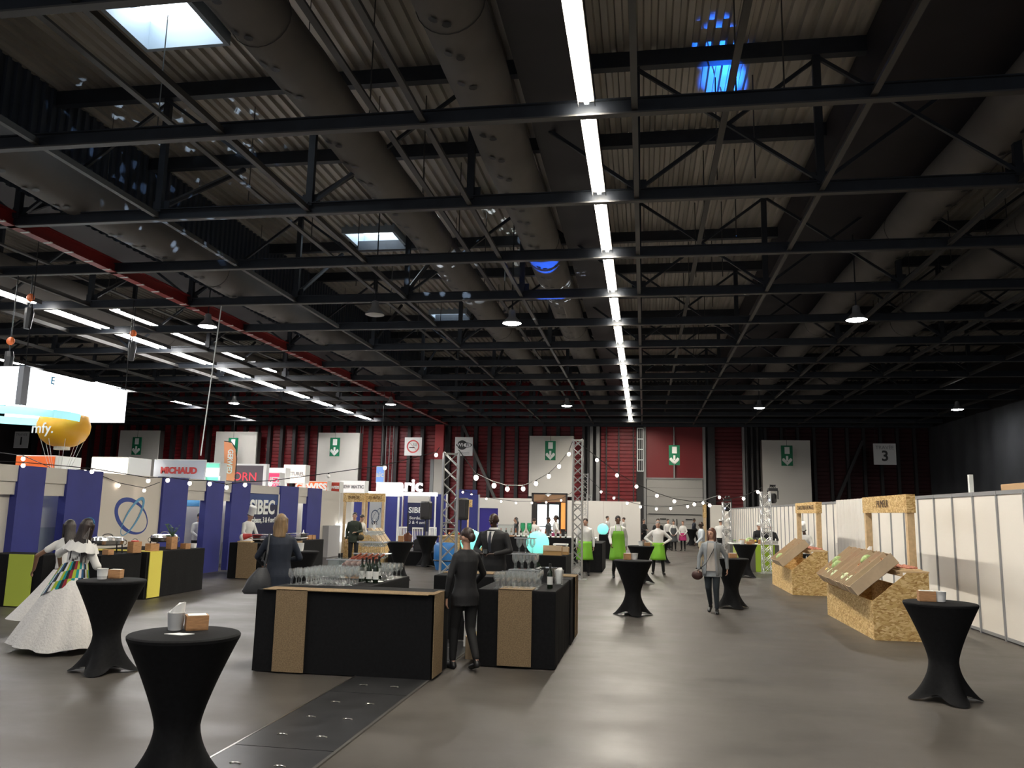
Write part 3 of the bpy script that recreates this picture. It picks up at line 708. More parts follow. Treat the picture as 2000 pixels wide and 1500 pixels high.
# green buffet further back
t = thing('green_buffet', 'buffet counter with bright green front behind the thin right truss', 'counter', (3.95, 29.9, 0))
mk('counter_body', MB().bbox(-1.0, .65, -.35, .5, 0, .93), mat('grey_cloth', (.09, .085, .08), .8), t)
M_lime = mat('lime_cloth', (.28, .42, .03), .8)
mk('green_drape', MB().box(-.15, .5, -.37, -.352, .01, .94), M_lime, t); mk('green_drape', MB().box(-.9, -.72, -.37, -.352, .01, .94), mat('pale_lime_cloth', (.50, .58, .16), .8), t)
mk('counter_top', MB().box(-1.0, .65, -.36, .5, .932, .955), M_paper, t)
for i, (dx, kd) in enumerate(((-.8, 'leek'), (-.6, 'lemon'), (-.3, 'cabbage'), (-.1, 'lemon'), (.15, 'cabbage'), (.4, 'tomato'))):
    place_veg(kd, V((3.95 + dx, 29.85, 1.05)), Matrix.Rotation(i, 4, 'Z') @ Matrix.Scale(1.3, 4), '%s on the green buffet, %s from the left' % (VDESC[kd], ORD[i]), 'vegetables on the green buffet')
for i, dx in enumerate((-.55, -.25, .05)):
    q = thing('wooden_box', 'small wooden box on the green buffet, %s from the left' % ORD[i], 'box', (3.95 + dx, 29.66, .955)); mk('body', MB().bbox(-.09, .09, -.06, .06, 0, .14), M_wood, q); mk('rim', MB().box(-.092, .092, -.062, .062, .14, .146), M_timber, q)
t = thing('sneeze_shelf', 'grey metal tray on the right end of the green buffet', 'tray', (4.35, 29.9, .955)); mk('tray_body', MB().bbox(-.22, .22, -.2, .3, 0, .1), M_steelb, t); mk('rim', MB().box(-.24, .24, -.22, .32, .1, .11), M_alu, t)

# ================================================================ HIGH TABLES
def high_table_mesh(r=.37, h=1.02, n=64, rot=0.0):
    b = MB(); rings = []
    def ring(z, f): return [((f(2 * PI * i / n + 0)) * math.cos(2 * PI * i / n), f(2 * PI * i / n) * math.sin(2 * PI * i / n), z if not callable(z) else z(2 * PI * i / n)) for i in range(n)]
    def lobe(a): return abs(math.cos(2 * (a - rot))) ** 2.2
    M = 22
    for k in range(M + 1):
        t = k / M; zz = (1 - t)
        # radius along height: foot -> waist -> rim
        def f(a, t=t):
            base_foot = .22 + .17 * lobe(a)
            if t < .42:
                u = t / .42; s = (1 - u) ** 1.9; return .148 + (base_foot - .148) * s
            u = (t - .42) / .58; return .148 + (r - .148) * (u ** 1.25)
        if k == 0: rings.append(ring(lambda a: .012 + .07 * (1 - lobe(a)) ** 1.5, f))
        else: rings.append(ring(lambda a, t=t: t * (h - .03) if t > .1 else t * (h - .03) + .05 * (1 - lobe(a)) * (1 - t / .1), f))
    b.loft(rings, n, False)
    b.loft([(0, 0, h - .03, r, r), (0, 0, h - .012, r + .002, r + .002), (0, 0, h - .003, r - .006, r - .006), (0, 0, h, r - .02, r - .02), (0, 0, h, .01, .01)], n, False)
    return b
HT = [None]
def high_table(x, y, rz, lab, grp='black covered high tables'):
    if HT[0] is None:
        t = thing('high_table', lab, 'table', (x, y, 0), rz, grp)
        mk('stretch_cover', high_table_mesh(), M_black, t, True)
        mk('tabletop', MB().lathe([(.01, .985), (.35, .985), (.352, 1.0), (.01, 1.0)], 32), M_blk, t)
        mk('centre_pole', MB().rod((0, 0, .02), (0, 0, .98), .03, 10), M_steelb, t)
        b = MB()
        for k in range(4): b.bar((0, 0, .05), (.34 * math.cos(k * PI / 2), .34 * math.sin(k * PI / 2), .015), .04, .02)
        mk('cross_base', b, M_steelb, t)
        HT[0] = t; return t
    return dup(HT[0], (x, y, 0), rz, lab, grp)
def paper_cup(x, y, z, lab, r=.055, h=.13):
    t = thing('paper_bin', lab, 'cup', (x, y, z), group='white paper table bins')
    mk('cup_wall', MB().lathe([(r * .8, 0), (r * .83, .004), (r * .88, h * .3), (r * .9, h * .31), (r, h * .97), (r * 1.05, h), (r * .97, h), (r * .78, .01)], 24), M_paper, t, True)
    return t
def wood_box(x, y, z, lab, rz=0, w=.16, d=.12, h=.1, napkin=True):
    t = thing('napkin_box', lab, 'box', (x, y, z), rz, 'wooden napkin boxes')
    b = MB()
    for a, c, e, f_ in ((-w / 2, w / 2, -d / 2, -d / 2 + .01), (-w / 2, w / 2, d / 2 - .01, d / 2), (-w / 2, -w / 2 + .01, -d / 2 + .01, d / 2 - .01), (w / 2 - .01, w / 2, -d / 2 + .01, d / 2 - .01)): b.box(a, c, e, f_, 0, h)
    b.box(-w / 2, w / 2, -d / 2, d / 2, 0, .01)
    mk('box_body', b, M_wood, t)
    if napkin: mk('napkin_stack', MB().box(-w / 2 + .013, w / 2 - .013, -d / 2 + .013, d / 2 - .013, .012, h + .004), M_paper, t)
    return t
TZ = 1.02
p = gz(361, 1236, TZ); high_table(p.x, p.y, .55, 'nearest black covered high table at the bottom left of the photo', None)
NT = p.copy()
c = gz(342, 1230, TZ); cp = paper_cup(c.x, c.y, TZ, 'white ribbed paper bin with crumpled napkin on the nearest high table', .058, .12)
b = MB(); n = 10
vs = []
for j in range(4):
    for i in range(n): a = 2 * PI * i / n; rr = (.05, .056, .05, .01)[j]; vs.append((rr * math.cos(a) + (.0, .0, .01, .03)[j], rr * math.sin(a), (.09, .125, .125 + .035 * (1 + math.cos(a)), .19)[j]))
b.add(vs, [(j * n + i, j * n + (i + 1) % n, (j + 1) * n + (i + 1) % n, (j + 1) * n + i) for j in range(3) for i in range(n)])
mk('crumpled_napkin', b, M_paper, cp, True)
c = gz(383, 1229, TZ); wood_box(c.x, c.y, TZ, 'wooden napkin box on the nearest high table', .62, .15, .13, .1)
c = gz(349, 1239, TZ); t = thing('paper_napkin', 'flat white napkin lying on the nearest high table', 'napkin', (c.x, c.y, TZ + .001)); mk('sheet', MB().prism([(-.09, -.03, 0), (.05, -.05, 0), (.1, .03, 0), (-.02, .04, 0)], (0, 0, .004)), M_paper, t)
p = gz(219, 1132, TZ); high_table(p.x, p.y, .3, 'black high table beside the dancing woman in white')
c = gz(199, 1131, TZ); paper_cup(c.x, c.y, TZ, 'white paper bin on the high table by the dancing woman', .06, .12)
c = gz(226, 1129, TZ); wood_box(c.x, c.y, TZ, 'wooden napkin box on the high table by the dancing woman', .15, .14, .1, .1)
p = gz(1836, 1176, TZ); high_table(p.x, p.y, .1, 'black high table at the right in front of the white partition')
c = gz(1810, 1174, TZ); wood_box(c.x, c.y, TZ, 'wooden napkin box on the right-hand high table', -.1, .17, .12, .11)
c = gz(1836, 1175, TZ); paper_cup(c.x, c.y, TZ, 'white paper bin on the right-hand high table', .066, .11)
p = gz(1236, 1094, TZ); high_table(p.x, p.y, .2, 'black high table in the middle of the open floor')
c = gz(1225, 1093, TZ); wood_box(c.x, c.y, TZ, 'wooden napkin box on the middle high table', .1, .14, .12, .12)
c = gz(1239, 1093, TZ); paper_cup(c.x, c.y, TZ, 'white paper bin on the middle high table', .07, .12)
TB = [(1252, 1066, 'black high table just behind the middle one'), (1427, 1090, 'black high table behind the woman in the grey jacket'), (1455, 1063, 'black high table in front of the green buffet'),
      (785, 1060, 'black high table right of the stacked glass tower'), (832, 1045, 'black high table in front of the stage speaker'), (587, 1076, 'black high table hidden behind the woman with the grey bag'),
      (1300, 1050, 'black high table behind the man with hands on hips'), (1349, 1037, 'black high table by the far dock door'), (1188, 1045, 'black high table behind the man in full green apron'), (1316, 1036, 'black high table beside the three far waiters')]
for i, (a, b_, lab) in enumerate(TB):
    p = gz(a, b_, TZ)
    if i == 4: p = V((-7.25, 27.0, 0))
    if i == 3: p = V((-6.55, 21.6, 0))
    if i == 6: p = V((.72, 33.5, 0))
    if i == 7: p = V((2.95, 53.0, 0))
    if i == 8: p = V((-1.55, 37.5, 0))
    if i == 9: p = V((1.25, 48.0, 0))
    high_table(p.x, p.y, .4 * i, lab)
    if i == 3:
        wood_box(p.x + .02, p.y, TZ, 'wooden napkin box on the high table right of the glass tower', .2, .14, .12, .16)
    if i == 0:
        paper_cup(p.x - .0, p.y, TZ, 'white paper bin on the table just behind the middle one', .07, .13); wood_box(p.x + .17, p.y + .02, TZ, 'wooden napkin box on the table just behind the middle one', .1)
    if i == 1: paper_cup(p.x - .12, p.y, TZ, 'white paper bin on the table behind the woman in grey', .06, .14); wood_box(p.x + .05, p.y + .05, TZ, 'wooden napkin box on the table behind the woman in grey', .1)
    if i == 2: paper_cup(p.x - .1, p.y - .1, TZ, 'white paper bin on the table before the green buffet', .08, .13); wood_box(p.x + .12, p.y - .05, TZ, 'wooden napkin box on the table before the green buffet', .1)
    if i == 5: paper_cup(p.x + .0, p.y - .05, TZ, 'white paper bin on the table behind the woman with the grey bag', .085, .16)

# ================================================================ THE BAR
def cloth_table(x0, x1, y0, y1, h, lab, name='draped_table', m=None):
    t = thing(name, lab, 'table', ((x0 + x1) / 2, (y0 + y1) / 2, 0)); a, b_ = (x1 - x0) / 2, (y1 - y0) / 2
    bb = MB(); n = 12; pts = []
    def side(p, q, k):
        out = []
        for i in range(k): s = i / k; out.append((p[0] + (q[0] - p[0]) * s, p[1] + (q[1] - p[1]) * s))
        return out
    cs = [(-a, -b_), (a, -b_), (a, b_), (-a, b_)]; k = 16
    ring = sum([side(cs[i], cs[(i + 1) % 4], k) for i in range(4)], [])
    def lay(z, amp, ins): return [((x * (1 - ins)) * (1 + amp * .03 * math.sin(i * 1.9) / max(a, .3)), y * (1 - ins) * (1 + amp * .03 * math.sin(i * 1.3) / max(b_, .3)), z) for i, (x, y) in enumerate(ring)]
    rings = [lay(.01, .10, -.004), lay(h * .5, .04, 0), lay(h - .02, 0, 0), lay(h - .004, 0, .004), lay(h, 0, .012)]
    N = len(ring)
    bb.loft(rings, N, True)
    mk('tablecloth', bb, m or M_black, t)
    return t
BZ = .93
cloth_table(-4.51, -2.38, 9.2, 10.0, BZ, 'black draped bar table nearest the camera with burlap runners', 'bar_table')
cloth_table(-4.45, -3.4, 10.03, 11.75, BZ, 'black draped bar wing carrying glasses and wine bottles', 'bar_table')
cloth_table(-2.06, -1.08, 10.2, 12.05, BZ, 'black draped bar table with the right-hand glass tower', 'bar_table')
cloth_table(-3.12, -1.06, 12.1, 13.3, BZ, 'black draped back bar in front of the man in the dark suit', 'bar_table')
def runner(name, lab, segs):
    t = thing(name, lab, 'runner', (0, 0, 0))
    for i, s in enumerate(segs): mk('burlap_strip', s, M_burlap, t)
    return t
runner('burlap_runner', 'burlap runner hanging down the left of the front bar and along its top', [MB().box(-4.25, -3.87, 9.155, 9.17, .02, BZ + .012), MB().box(-4.42, -2.42, 9.155, 9.48, BZ + .004, BZ + .012)])
runner('burlap_runner', 'burlap runner over the right end of the front bar', [MB().box(-2.355, -2.345, 9.19, 9.62, .03, BZ + .012), MB().box(-2.42, -2.345, 9.16, 9.62, BZ + .013, BZ + .02)])
runner('burlap_runner', 'burlap runner on the front of the right-hand bar table', [MB().box(-1.79, -1.37, 10.155, 10.17, .03, BZ + .012), MB().box(-1.79, -1.37, 10.155, 10.6, BZ + .004, BZ + .012)])
runner('burlap_runner', 'burlap runner along the top of the back bar', [MB().box(-3.1, -1.03, 12.55, 13.0, BZ + .004, BZ + .012), MB().box(-1.035, -1.025, 12.55, 13.0, .05, BZ + .012)])
# stemware
GL = {}
def glass_mesh(kind):
    if kind in GL: return GL[kind]
    pr = {'wine': [(.032, 0), (.030, .003), (.005, .007), (.004, .075), (.010, .085), (.028, .11), (.036, .14), (.034, .175), (.030, .2)],
          'cup': [(.032, 0), (.03, .003), (.005, .007), (.004, .09), (.02, .1), (.045, .12), (.05, .15), (.048, .155)]}[kind]
    me = bpy.data.meshes.new('wine_glass'); b = MB().lathe(pr, 10); me.from_pydata(b.v, [], b.f); me.materials.append(M_glass)
    me.polygons.foreach_set('use_smooth', [True] * len(me.polygons)); GL[kind] = me; return me
def glass(x, y, z, lab, grp, kind='wine', s=1):
    o = bpy.data.objects.new('wine_glass', glass_mesh(kind)); COL.objects.link(o); o.location = (x, y, z); o.scale = (s, s, s)
    return tag(o, lab, 'glass', grp)
for r in range(8):
    for k in range(11):
        x = -4.38 + k * .062 + .02 * (r % 2) + .05; y = 9.72 + r * .12 + (0 if r < 3 else .06) + .2 * (k / 16)
        if y < 10.02 and y > 9.96: y = 10.05
        glass(x, y, BZ + .012 if y < 10 else BZ, 'empty wine glass at the left of the bar, %s row, %s from left' % (ORD[r], ORD[k]), 'wine glasses at the left of the bar')
for r in range(6):
    for k in range(7):
        glass(-3.86 + k * .062 + .02 * (r % 2), 10.98 + r * .11, BZ, 'empty wine glass behind the wine bottles, %s row, %s from left' % (ORD[r], ORD[k]), 'wine glasses behind the bottles')
# left glass tower on clear trays
def tower(x, y, z, tiers, lab, grp, kind='wine', gl='empty glass of the left tower', trays=True, hgt=.215):
    zz = z
    for ti, (nx, ny, sp) in enumerate(tiers):
        if ti and trays:
            t = thing('acrylic_tray', 'clear tray between tiers of the %s, %s from the bottom' % (lab, ORD[ti - 1]), 'tray', (x, y, zz)); w = nx * sp / 2 + .05; w2 = ny * sp / 2 + .05
            mk('plate', MB().box(-w, w, -w2, w2, 0, .008), glass_mat('tray_glass', (.88, .92, .93), .4), t); mk('rim', MB().box(-w, w, -w2 - .004, -w2, 0, .02), M_alu, t); zz += .008
        for i in range(nx):
            for j in range(ny): glass(x + (i - (nx - 1) / 2) * sp, y + (j - (ny - 1) / 2) * sp, zz, '%s, %s tier, %s from left, %s from front' % (gl, ORD[ti], ORD[i], ORD[j]), grp, kind)
        zz += hgt - .013 if kind == 'wine' else .156
    return zz
tower(-3.86, 11.42, BZ, [(5, 4, .095), (4, 4, .09), (4, 3, .09), (3, 3, .09)], 'left glass tower', 'glasses of the left tower', kind='cup')
tower(-1.575, 10.98, BZ, [(6, 5, .078)], 'right glass tower', 'glasses of the right tower', gl='empty glass of the right glass tower')
for r in range(3):
    for k in range(8): glass(-1.86 + k * .072, 10.36 + r * .1, BZ + (.012 if r < 3 and -1.79 < -1.86 + k * .072 < -1.37 else 0), 'empty wine glass at the front of the right bar, %s row, %s from left' % (ORD[r], ORD[k]), 'wine glasses at the front of the right bar')
zz = BZ + .2
for ti, (nx, ny) in enumerate(((4, 3), (3, 2), (2, 1))):
    t = thing('acrylic_tray', 'clear tray of the right glass tower, %s from the bottom' % ORD[ti], 'tray', (-1.575, 10.98, zz)); mk('plate', MB().box(-.2 + .03 * ti, .2 - .03 * ti, -.16 + .03 * ti, .16 - .03 * ti, 0, .006), glass_mat('tray_glass', (.88, .92, .93), .4), t); mk('rim', MB().box(-.2 + .03 * ti, .2 - .03 * ti, -.164 + .03 * ti, -.16 + .03 * ti, 0, .014), M_alu, t)
    zz += .006
    for i in range(nx):
        for j in range(ny):
            o = glass(-1.575 + (i - (nx - 1) / 2) * .09, 10.98 + (j - (ny - 1) / 2) * .09, zz, ('empty glass in the second tier of the right tower', 'glass in the third tier of the right tower', 'green tinted glass at the top of the right tower')[ti] + ', %s from left, %s from front' % (ORD[i], ORD[j]), 'glasses of the right tower, tier %d' % (ti + 2))
            if ti == 2: o.data = o.data.copy(); o.data.materials.clear(); o.data.materials.append(glass_mat('green_glass', (.25, .75, .5), .3))
    zz += .2
# bottles
def bottle(x, y, z, lab, grp, rot=None, foil=(.02, .02, .02), labc=(.7, .7, .68), body=(.012, .02, .012)):
    t = thing('wine_bottle', lab, 'bottle', (x, y, z), group=grp)
    if rot: t.rotation_euler = rot
    mk('glass_body', MB().lathe([(.005, 0), (.035, .0), (.0375, .006), (.0375, .185), (.032, .21), (.016, .232), (.0145, .285), (.0145, .29)], 14), mat('bottle_%d' % int(body[1] * 1000), body, .08), t, True)
    mk('foil_capsule', MB().lathe([(.0155, .245), (.0158, .3), (.0165, .302), (.0165, .31), (.004, .312)], 12), mat('foil_%d' % int(foil[0] * 100), foil, .35), t, True)
    mk('paper_label', MB().lathe([(.0379, .05), (.0379, .15)], 14), mat('label_%d' % int(labc[0] * 100), labc, .7), t, True)
    return t
BP = [(706, 1137), (714, 1134), (720, 1138), (727, 1133), (733, 1139), (739, 1131), (712, 1128), (724, 1127)]
for i, (a, b_) in enumerate(BP):
    q = gz(a, b_, BZ); bottle(q.x, max(q.y, 10.1), BZ, 'dark wine bottle with white label on the bar wing, %s' % ('leftmost', 'second from left', 'third from left', 'fourth from left', 'front right', 'rightmost', 'left of the back pair', 'right of the back pair')[i], 'wine bottles on the bar wing')
for i, (a, b_) in enumerate(((631, 1122), (637, 1121))): 
    q = gz(a, b_, BZ); bottle(max(q.x, -4.4), 11.6 if i == 0 else 11.5, BZ, 'dark wine bottle standing alone left of the ice bin, %s' % ('left one', 'right one')[i], 'wine bottles left of the ice bin')
q = gz(1072, 1147, BZ); bottle(-1.2, 10.62, BZ, 'dark wine bottle right of the right glass tower', None)
q = thing('white_plate', 'white plate beside the wine bottles', 'plate', (-3.52, 10.55, BZ)); mk('dish', MB().lathe([(.02, 0), (.07, .004), (.11, .015), (.108, .018), (.02, .006)], 24), M_paper, q, True)
q = thing('white_pitcher', 'clear pitcher with napkin on the right bar table', 'pitcher', (-1.14, 11.15, BZ)); mk('jug', MB().lathe([(.05, 0), (.055, .01), (.06, .12), (.07, .2), (.072, .2)], 14), glass_mat(), q, True); mk('napkin', MB().loft([(0, 0, .02, .03, .03), (0, 0, .2, .05, .03), (.02, 0, .23, .02, .01)], 8), M_paper, q)
def bucket(x, y, z, lab, r=.14, h=.2):
    t = thing('ice_bucket', lab, 'bucket', (x, y, z)); mk('bucket_wall', MB().lathe([(r * .8, 0), (r * .98, h * .9), (r * 1.04, h), (r * .94, h), (r * .76, .01)], 24), M_steelb, t, True); mk('ice', MB().lathe([(.01, h * .8), (r * .9, h * .8)], 18), M_whitep, t); return t
bucket(-1.33, 11.55, BZ, 'steel wine bucket behind the right glass tower')
bottle(-1.42, 11.52, BZ + .06, 'sparkling wine bottle with copper foil leaning in the steel bucket', None, (.0, -.35, 0), foil=(.5, .18, .08))
t = thing('ice_bin', 'clear rectangular ice bin with bottles on the bar wing', 'bin', (-4.05, 11.15, BZ)); b = MB()
for a, c, e, f_ in ((-.3, .3, -.2, -.19), (-.3, .3, .19, .2), (-.3, -.29, -.19, .19), (.29, .3, -.19, .19)): b.box(a, c, e, f_, .12, .26)
mk('bin_wall', b, glass_mat('tray_glass'), t); mk('bin_rim', MB().box(-.32, .32, -.22, -.2, .25, .265), M_alu, t); mk('bin_stand', MB().box(-.14, .14, -.1, .1, 0, .12), M_wood, t)
for i in range(5): bottle(-4.18 + i * .085, 11.1, BZ + .16, 'rosé bottle lying slanted in the clear ice bin, %s from the left' % ORD[i], 'bottles in the clear ice bin', (.1, .95, .2), foil=(.35, .1, .05), labc=(.5, .3, .25), body=(.2, .05, .03))
# crates behind the waitress
t = thing('bottle_crate', 'white plastic tub of small red-topped bottles on a stool under the bar', 'crate', (-2.42, 11.55, 0))
mk('tub', MB().loft([(0, 0, .36, .1, .08), (0, 0, .5, .125, .1), (0, 0, .52, .13, .105)], 12), M_paper, t)
for s in (-1, 1): mk('leg', MB().bar((s * .07, 0, 0), (s * .06, 0, .37), .05, .05), M_paper, t)
for i in range(6): mk('bottle_top', MB().lathe([(.018, .5), (.018, .6), (.01, .64), (.01, .66)], 8, (-.08 + .032 * i, .02 * (i % 2), 0)), mat('red_soda', (.3, .03, .02), .3), t, True)
t = thing('cool_box', 'pale grey box standing on the floor behind the waitress', 'box', (-2.2, 11.6, 0)); mk('body', MB().bbox(-.09, .09, -.3, .3, 0, .55), M_paper, t); mk('lid', MB().bbox(-.1, .1, -.31, .31, .55, .6), M_whitep, t)
t = thing('cardboard_case', 'small pale carton on the floor beside the bar table leg', 'box', (-2.24, 10.9, 0)); mk('body', MB().bbox(-.06, .08, -.25, .2, 0, .28), M_card, t); mk('flap', MB().box(-.065, .085, -.255, .205, .28, .285), M_timber, t)

# ================================================================ TRUSS TOWERS
def truss(x, y, h, w, rz, lab, r=.022, plate=True):
    t = thing('truss_tower', lab, 'truss', (x, y, 0), rz); a = w / 2
    for sx_ in (-1, 1):
        for sy_ in (-1, 1): mk('chord', MB().rod((sx_ * a, sy_ * a, .01), (sx_ * a, sy_ * a, h), r, 8), M_alu, t, True)
    n = int(h / (w * .95)); st = h / n
    for f_ in range(4):
        b = MB()
        c0 = [(-a, -a), (a, -a), (a, a), (-a, a)][f_]; c1 = [(a, -a), (a, a), (-a, a), (-a, -a)][f_]
        for i in range(n):
            z0, z1 = i * st + .02, (i + 1) * st
            p, q = (c0, c1) if i % 2 else (c1, c0); b.rod((*p, z0), (*q, z1), r * .45, 5)
            b.rod((*q, z0), (*p, z1), r * .45, 5)
        for z0 in (.04, h * .5, h * .5 + .12, h - .03): b.rod((*c0, z0), (*c1, z0), r * .5, 5)
        mk('lattice', b, M_alu, t)
    if plate: mk('base_plate', MB().box(-a - .15, a + .15, -a - .15, a + .15, 0, .012), M_alu, t)
    return t
truss(-2.15, 16.0, 3.05, .3, .28, 'left aluminium truss tower rising behind the bar')
bpy.data.objects['truss_tower'].location = (aty(874, 1117, 16.0).x, 16.0, 0)
TL = V((bpy.data.objects['truss_tower'].location.x, 16.0, 3.05))
truss(-1.92, 23.9, 4.05, .27, .0, 'tall aluminium truss tower left of the man in the short green apron')
for i, (px_, Y, h, lab) in enumerate(((1142, 42.0, 3.9, 'thin distant truss tower just right of the tall one'), (1150, 50.0, 3.0, 'shortest distant truss tower by the far white wall'), (1497, 29.15, 2.75, 'right truss tower with moving lights in front of the partition'), (1420, 35.0, 2.45, 'smaller truss tower with a light, beside the green buffet'))):
    p = aty(px_, 1050, Y); truss(p.x, Y, h, .29, .1, lab)
def moving_head(x, y, z, lab):
    t = thing('moving_head_light', lab, 'lamp', (x, y, z))
    mk('lamp_base', MB().bbox(-.16, .16, -.12, .12, 0, .1), M_blk, t)
    for s in (-1, 1): mk('yoke_arm', MB().bar((s * .17, 0, .02), (s * .17, 0, -.28), .03, .1), M_blk, t)
    mk('lamp_head', MB().loft([(0, 0, -.42, .08, .08), (0, 0, -.36, .13, .12), (0, 0, -.16, .13, .12), (0, 0, -.08, .09, .09)], 12), M_blk, t, True)
    mk('lens', MB().ell((-.12, -.06, -.3), (.035, .03, .035)), mat('blue_lens', (.3, .4, 1), .3, emit=6, ecol=(.55, .65, 1)), t)
    b = MB()
    for q in range(4): b.tube([(.1 * math.cos(q + k * .8) , .1 * math.sin(q * 2 + k), .12 + .05 * k * (1 - k / 7)) for k in range(7)], .012, 5)
    mk('cable_loop', b, M_blk, t)
q = aty(1497, 960, 29.4); moving_head(q.x + .2, 29.35, 2.78, 'black moving head light on the right truss tower')
q = aty(1421, 985, 35); moving_head(q.x, 35, 2.5, 'small black light on top of the smaller right truss')

# ================================================================ FESTOON LIGHTS
BULB = [None, None]
def bulb_pair(r):
    if BULB[0] is None:
        b = MB().ell((0, 0, -.07), (.042, .042, .048), 10, 8); me = bpy.data.meshes.new('bulb'); me.from_pydata(b.v, [], b.f); me.materials.append(M_bulb); me.polygons.foreach_set('use_smooth', [True] * len(me.polygons)); BULB[0] = me
        b = MB().lathe([(.004, 0), (.018, -.004), (.02, -.035), (.015, -.04)], 8); me = bpy.data.meshes.new('socket'); me.from_pydata(b.v, [], b.f); me.materials.append(M_blk); BULB[1] = me
def festoon(pts, bulbs, lab, s=1.0, off=()):
    # pts: world points of the cable, bulbs: indices of points that carry a bulb
    bulb_pair(1); t = thing('festoon_string', lab, 'lights', (0, 0, 0), group='festoon lights')
    P = []
    for a, b in zip(pts[:-1], pts[1:]):
        for k in range(4): P.append(a.lerp(b, k / 4))
    P.append(pts[-1])
    mk('cable', MB().tube(P, .009 * s, 4), M_blk, t)
    for i in bulbs:
        for q, nm in ((1, 'socket'), (0, 'bulb')):
            o = bpy.data.objects.new(nm, BULB[q]); COL.objects.link(o); o.location = pts[i]; o.scale = (s, s, s)
            if i in off and q == 0: o.data = BULB[0].copy(); o.data.materials.clear(); o.data.materials.append(M_paper)
            if q == 1: so = o; o.parent = t
            else: o.parent = t
def fpts(l, y0, y1, dy=-6):
    x0, x1 = l[0][0], l[-1][0]
    return [aty(x, y + dy, y0 + (y1 - y0) * (x - x0) / (x1 - x0)) for x, y in l]
L = [(1119, 866), (1111, 887), (1092, 911), (1072, 930), (1047, 944), (1022, 954), (991, 954), (965, 947), (930, 931), (896, 885)]
festoon(fpts(L, 23.8, 16.1), range(1, 9), 'festoon string sagging between the left and the tall truss tower', 1.25)
L = [(1133, 872), (1166, 899), (1205, 929), (1243, 951), (1283, 969), (1317, 980), (1356, 986), (1386, 988), (1452, 975), (1480, 962), (1488, 958)]
festoon(fpts(L, 23.9, 29.3), range(1, 10), 'festoon string from the tall truss to the right truss tower', 1.2)
L = [(1146, 935), (1174, 963), (1199, 975), (1225, 985), (1251, 992), (1282, 996), (1310, 995), (1343, 991), (1373, 984), (1405, 973), (1418, 986)]
festoon(fpts(L, 42, 35.2), range(1, 10), 'lower distant festoon string crossing the grey dock door', 1.35)
L = [(858, 880), (852, 889), (752, 914), (642, 930), (528, 945), (479, 947), (443, 952), (410, 945), (371, 944), (328, 938), (290, 939), (180, 921), (46, 909), (-40, 905)]
festoon(fpts(L, 15.9, 13.2), [1, 2, 3, 4, 5, 6, 7, 8, 9, 10, 11, 12], 'long festoon string from the left truss tower over the blue booth wall', .85, off=(3,))
L = [(-40, 885), (46, 896), (117, 927), (167, 922), (232, 949), (282, 959), (312, 948)]
festoon(fpts(L, 13.0, 18.8), [1, 2, 3, 4, 5], 'second festoon string sagging over the logo panel at the left', .9)
L = [(895, 950), (904, 964), (921, 969), (950, 977), (979, 982), (1008, 985), (1039, 985), (1067, 984), (1096, 980), (1140, 955)]
festoon(fpts(L, 40, 42), range(1, 9), 'distant festoon string in front of the white wall with the glazed doors', 1.2)
t = thing('flood_lamp', 'small wall lamp above the glazed doors', 'lamp', aty(1071, 966, 49.3)); mk('lamp_disc', MB().lathe([(.01, -.06), (.14, -.05), (.2, .0), (.06, .05)], 12), M_whitep, t, True); mk('lamp_eye', MB().ell((0, -.05, -.06), (.06, .04, .04)), M_bulb, t)

# ================================================================ LEFT BOOTH WALL
FX = -12.3
bw = thing('booth_wall', 'long blue and beige booth facade along the left side', 'wall', (FX, 0, 0))
def fy(px_, py_=1000): return atx(px_, py_, FX).y
M_lb = mat('pale_blue_panel', (.48, .53, .60), .6); M_gb = mat('grey_blue_panel', (.28, .34, .42), .6)
def seg(kind, a, b_):
    y0, y1 = fy(a), fy(b_)
    if kind == 'blue': mk('blue_pillar', MB().box(-.12, .06, y0, y1, 0, 2.6), M_blue, bw)
    elif kind == 'fascia':
        mk('fascia', MB().box(-.14, 0, y0, y1, 2.02, 2.59), M_beige, bw); mk('fascia_step', MB().box(-.1, .03, y0, y1, 2.28, 2.6), M_beige, bw)
    elif kind == 'recess':
        mk('fascia', MB().box(-.14, 0, y0, y1, 2.02, 2.59), M_beige, bw); mk('fascia_step', MB().box(-.1, .03, y0, y1, 2.28, 2.6), M_beige, bw)
        mk('upper_panel', MB().box(-.5, -.44, y0 - .3, y1 + .4, 1.35, 2.02), M_lb, bw); mk('lower_panel', MB().box(-.5, -.43, y0 - .3, y1 + .4, .35, 1.35), M_gb, bw)
        mk('plinth', MB().box(-.46, -.3, y0, y1 + .2, 0, .35), M_white, bw)
seg('fascia', -60, 28); mk('grey_panel', MB().box(-.2, -.1, fy(-60), fy(28), 0, 2.02), M_beige, bw)
seg('blue', 24, 77); seg('recess', 77, 128); seg('blue', 121, 190)
mk('logo_panel', MB().box(-.14, 0, fy(190), fy(311), 0, 2.58), mat('cream_panel', (.62, .57, .50), .6), bw)
seg('blue', 311, 360); seg('fascia', 360, 397); seg('blue', 397, 431); seg('fascia', 431, 447); seg('blue', 447, 483)
sd = mk('show_panel', MB().box(-.12, 0, fy(483), fy(541), 0, 2.3), mat('show_panel_navy', (.008, .012, .06), .5), bw)
mk('panel_header', MB().box(-.12, 0, fy(483), fy(543), 2.3, 2.56), M_beige, bw); mk('white_batten', MB().box(-.05, .03, fy(541), fy(543.5), 0, 2.3), M_white, bw)
mk('blue_band', MB().box(-.05, .01, fy(484), fy(541), 1.95, 2.28), mat('blue_glowband', (.02, .06, .22), .4), sd)
def onfac(px_, py_, dx=.012): q = atx(px_, py_, FX + dx); return (dx, q.y, q.z)
ls = sd
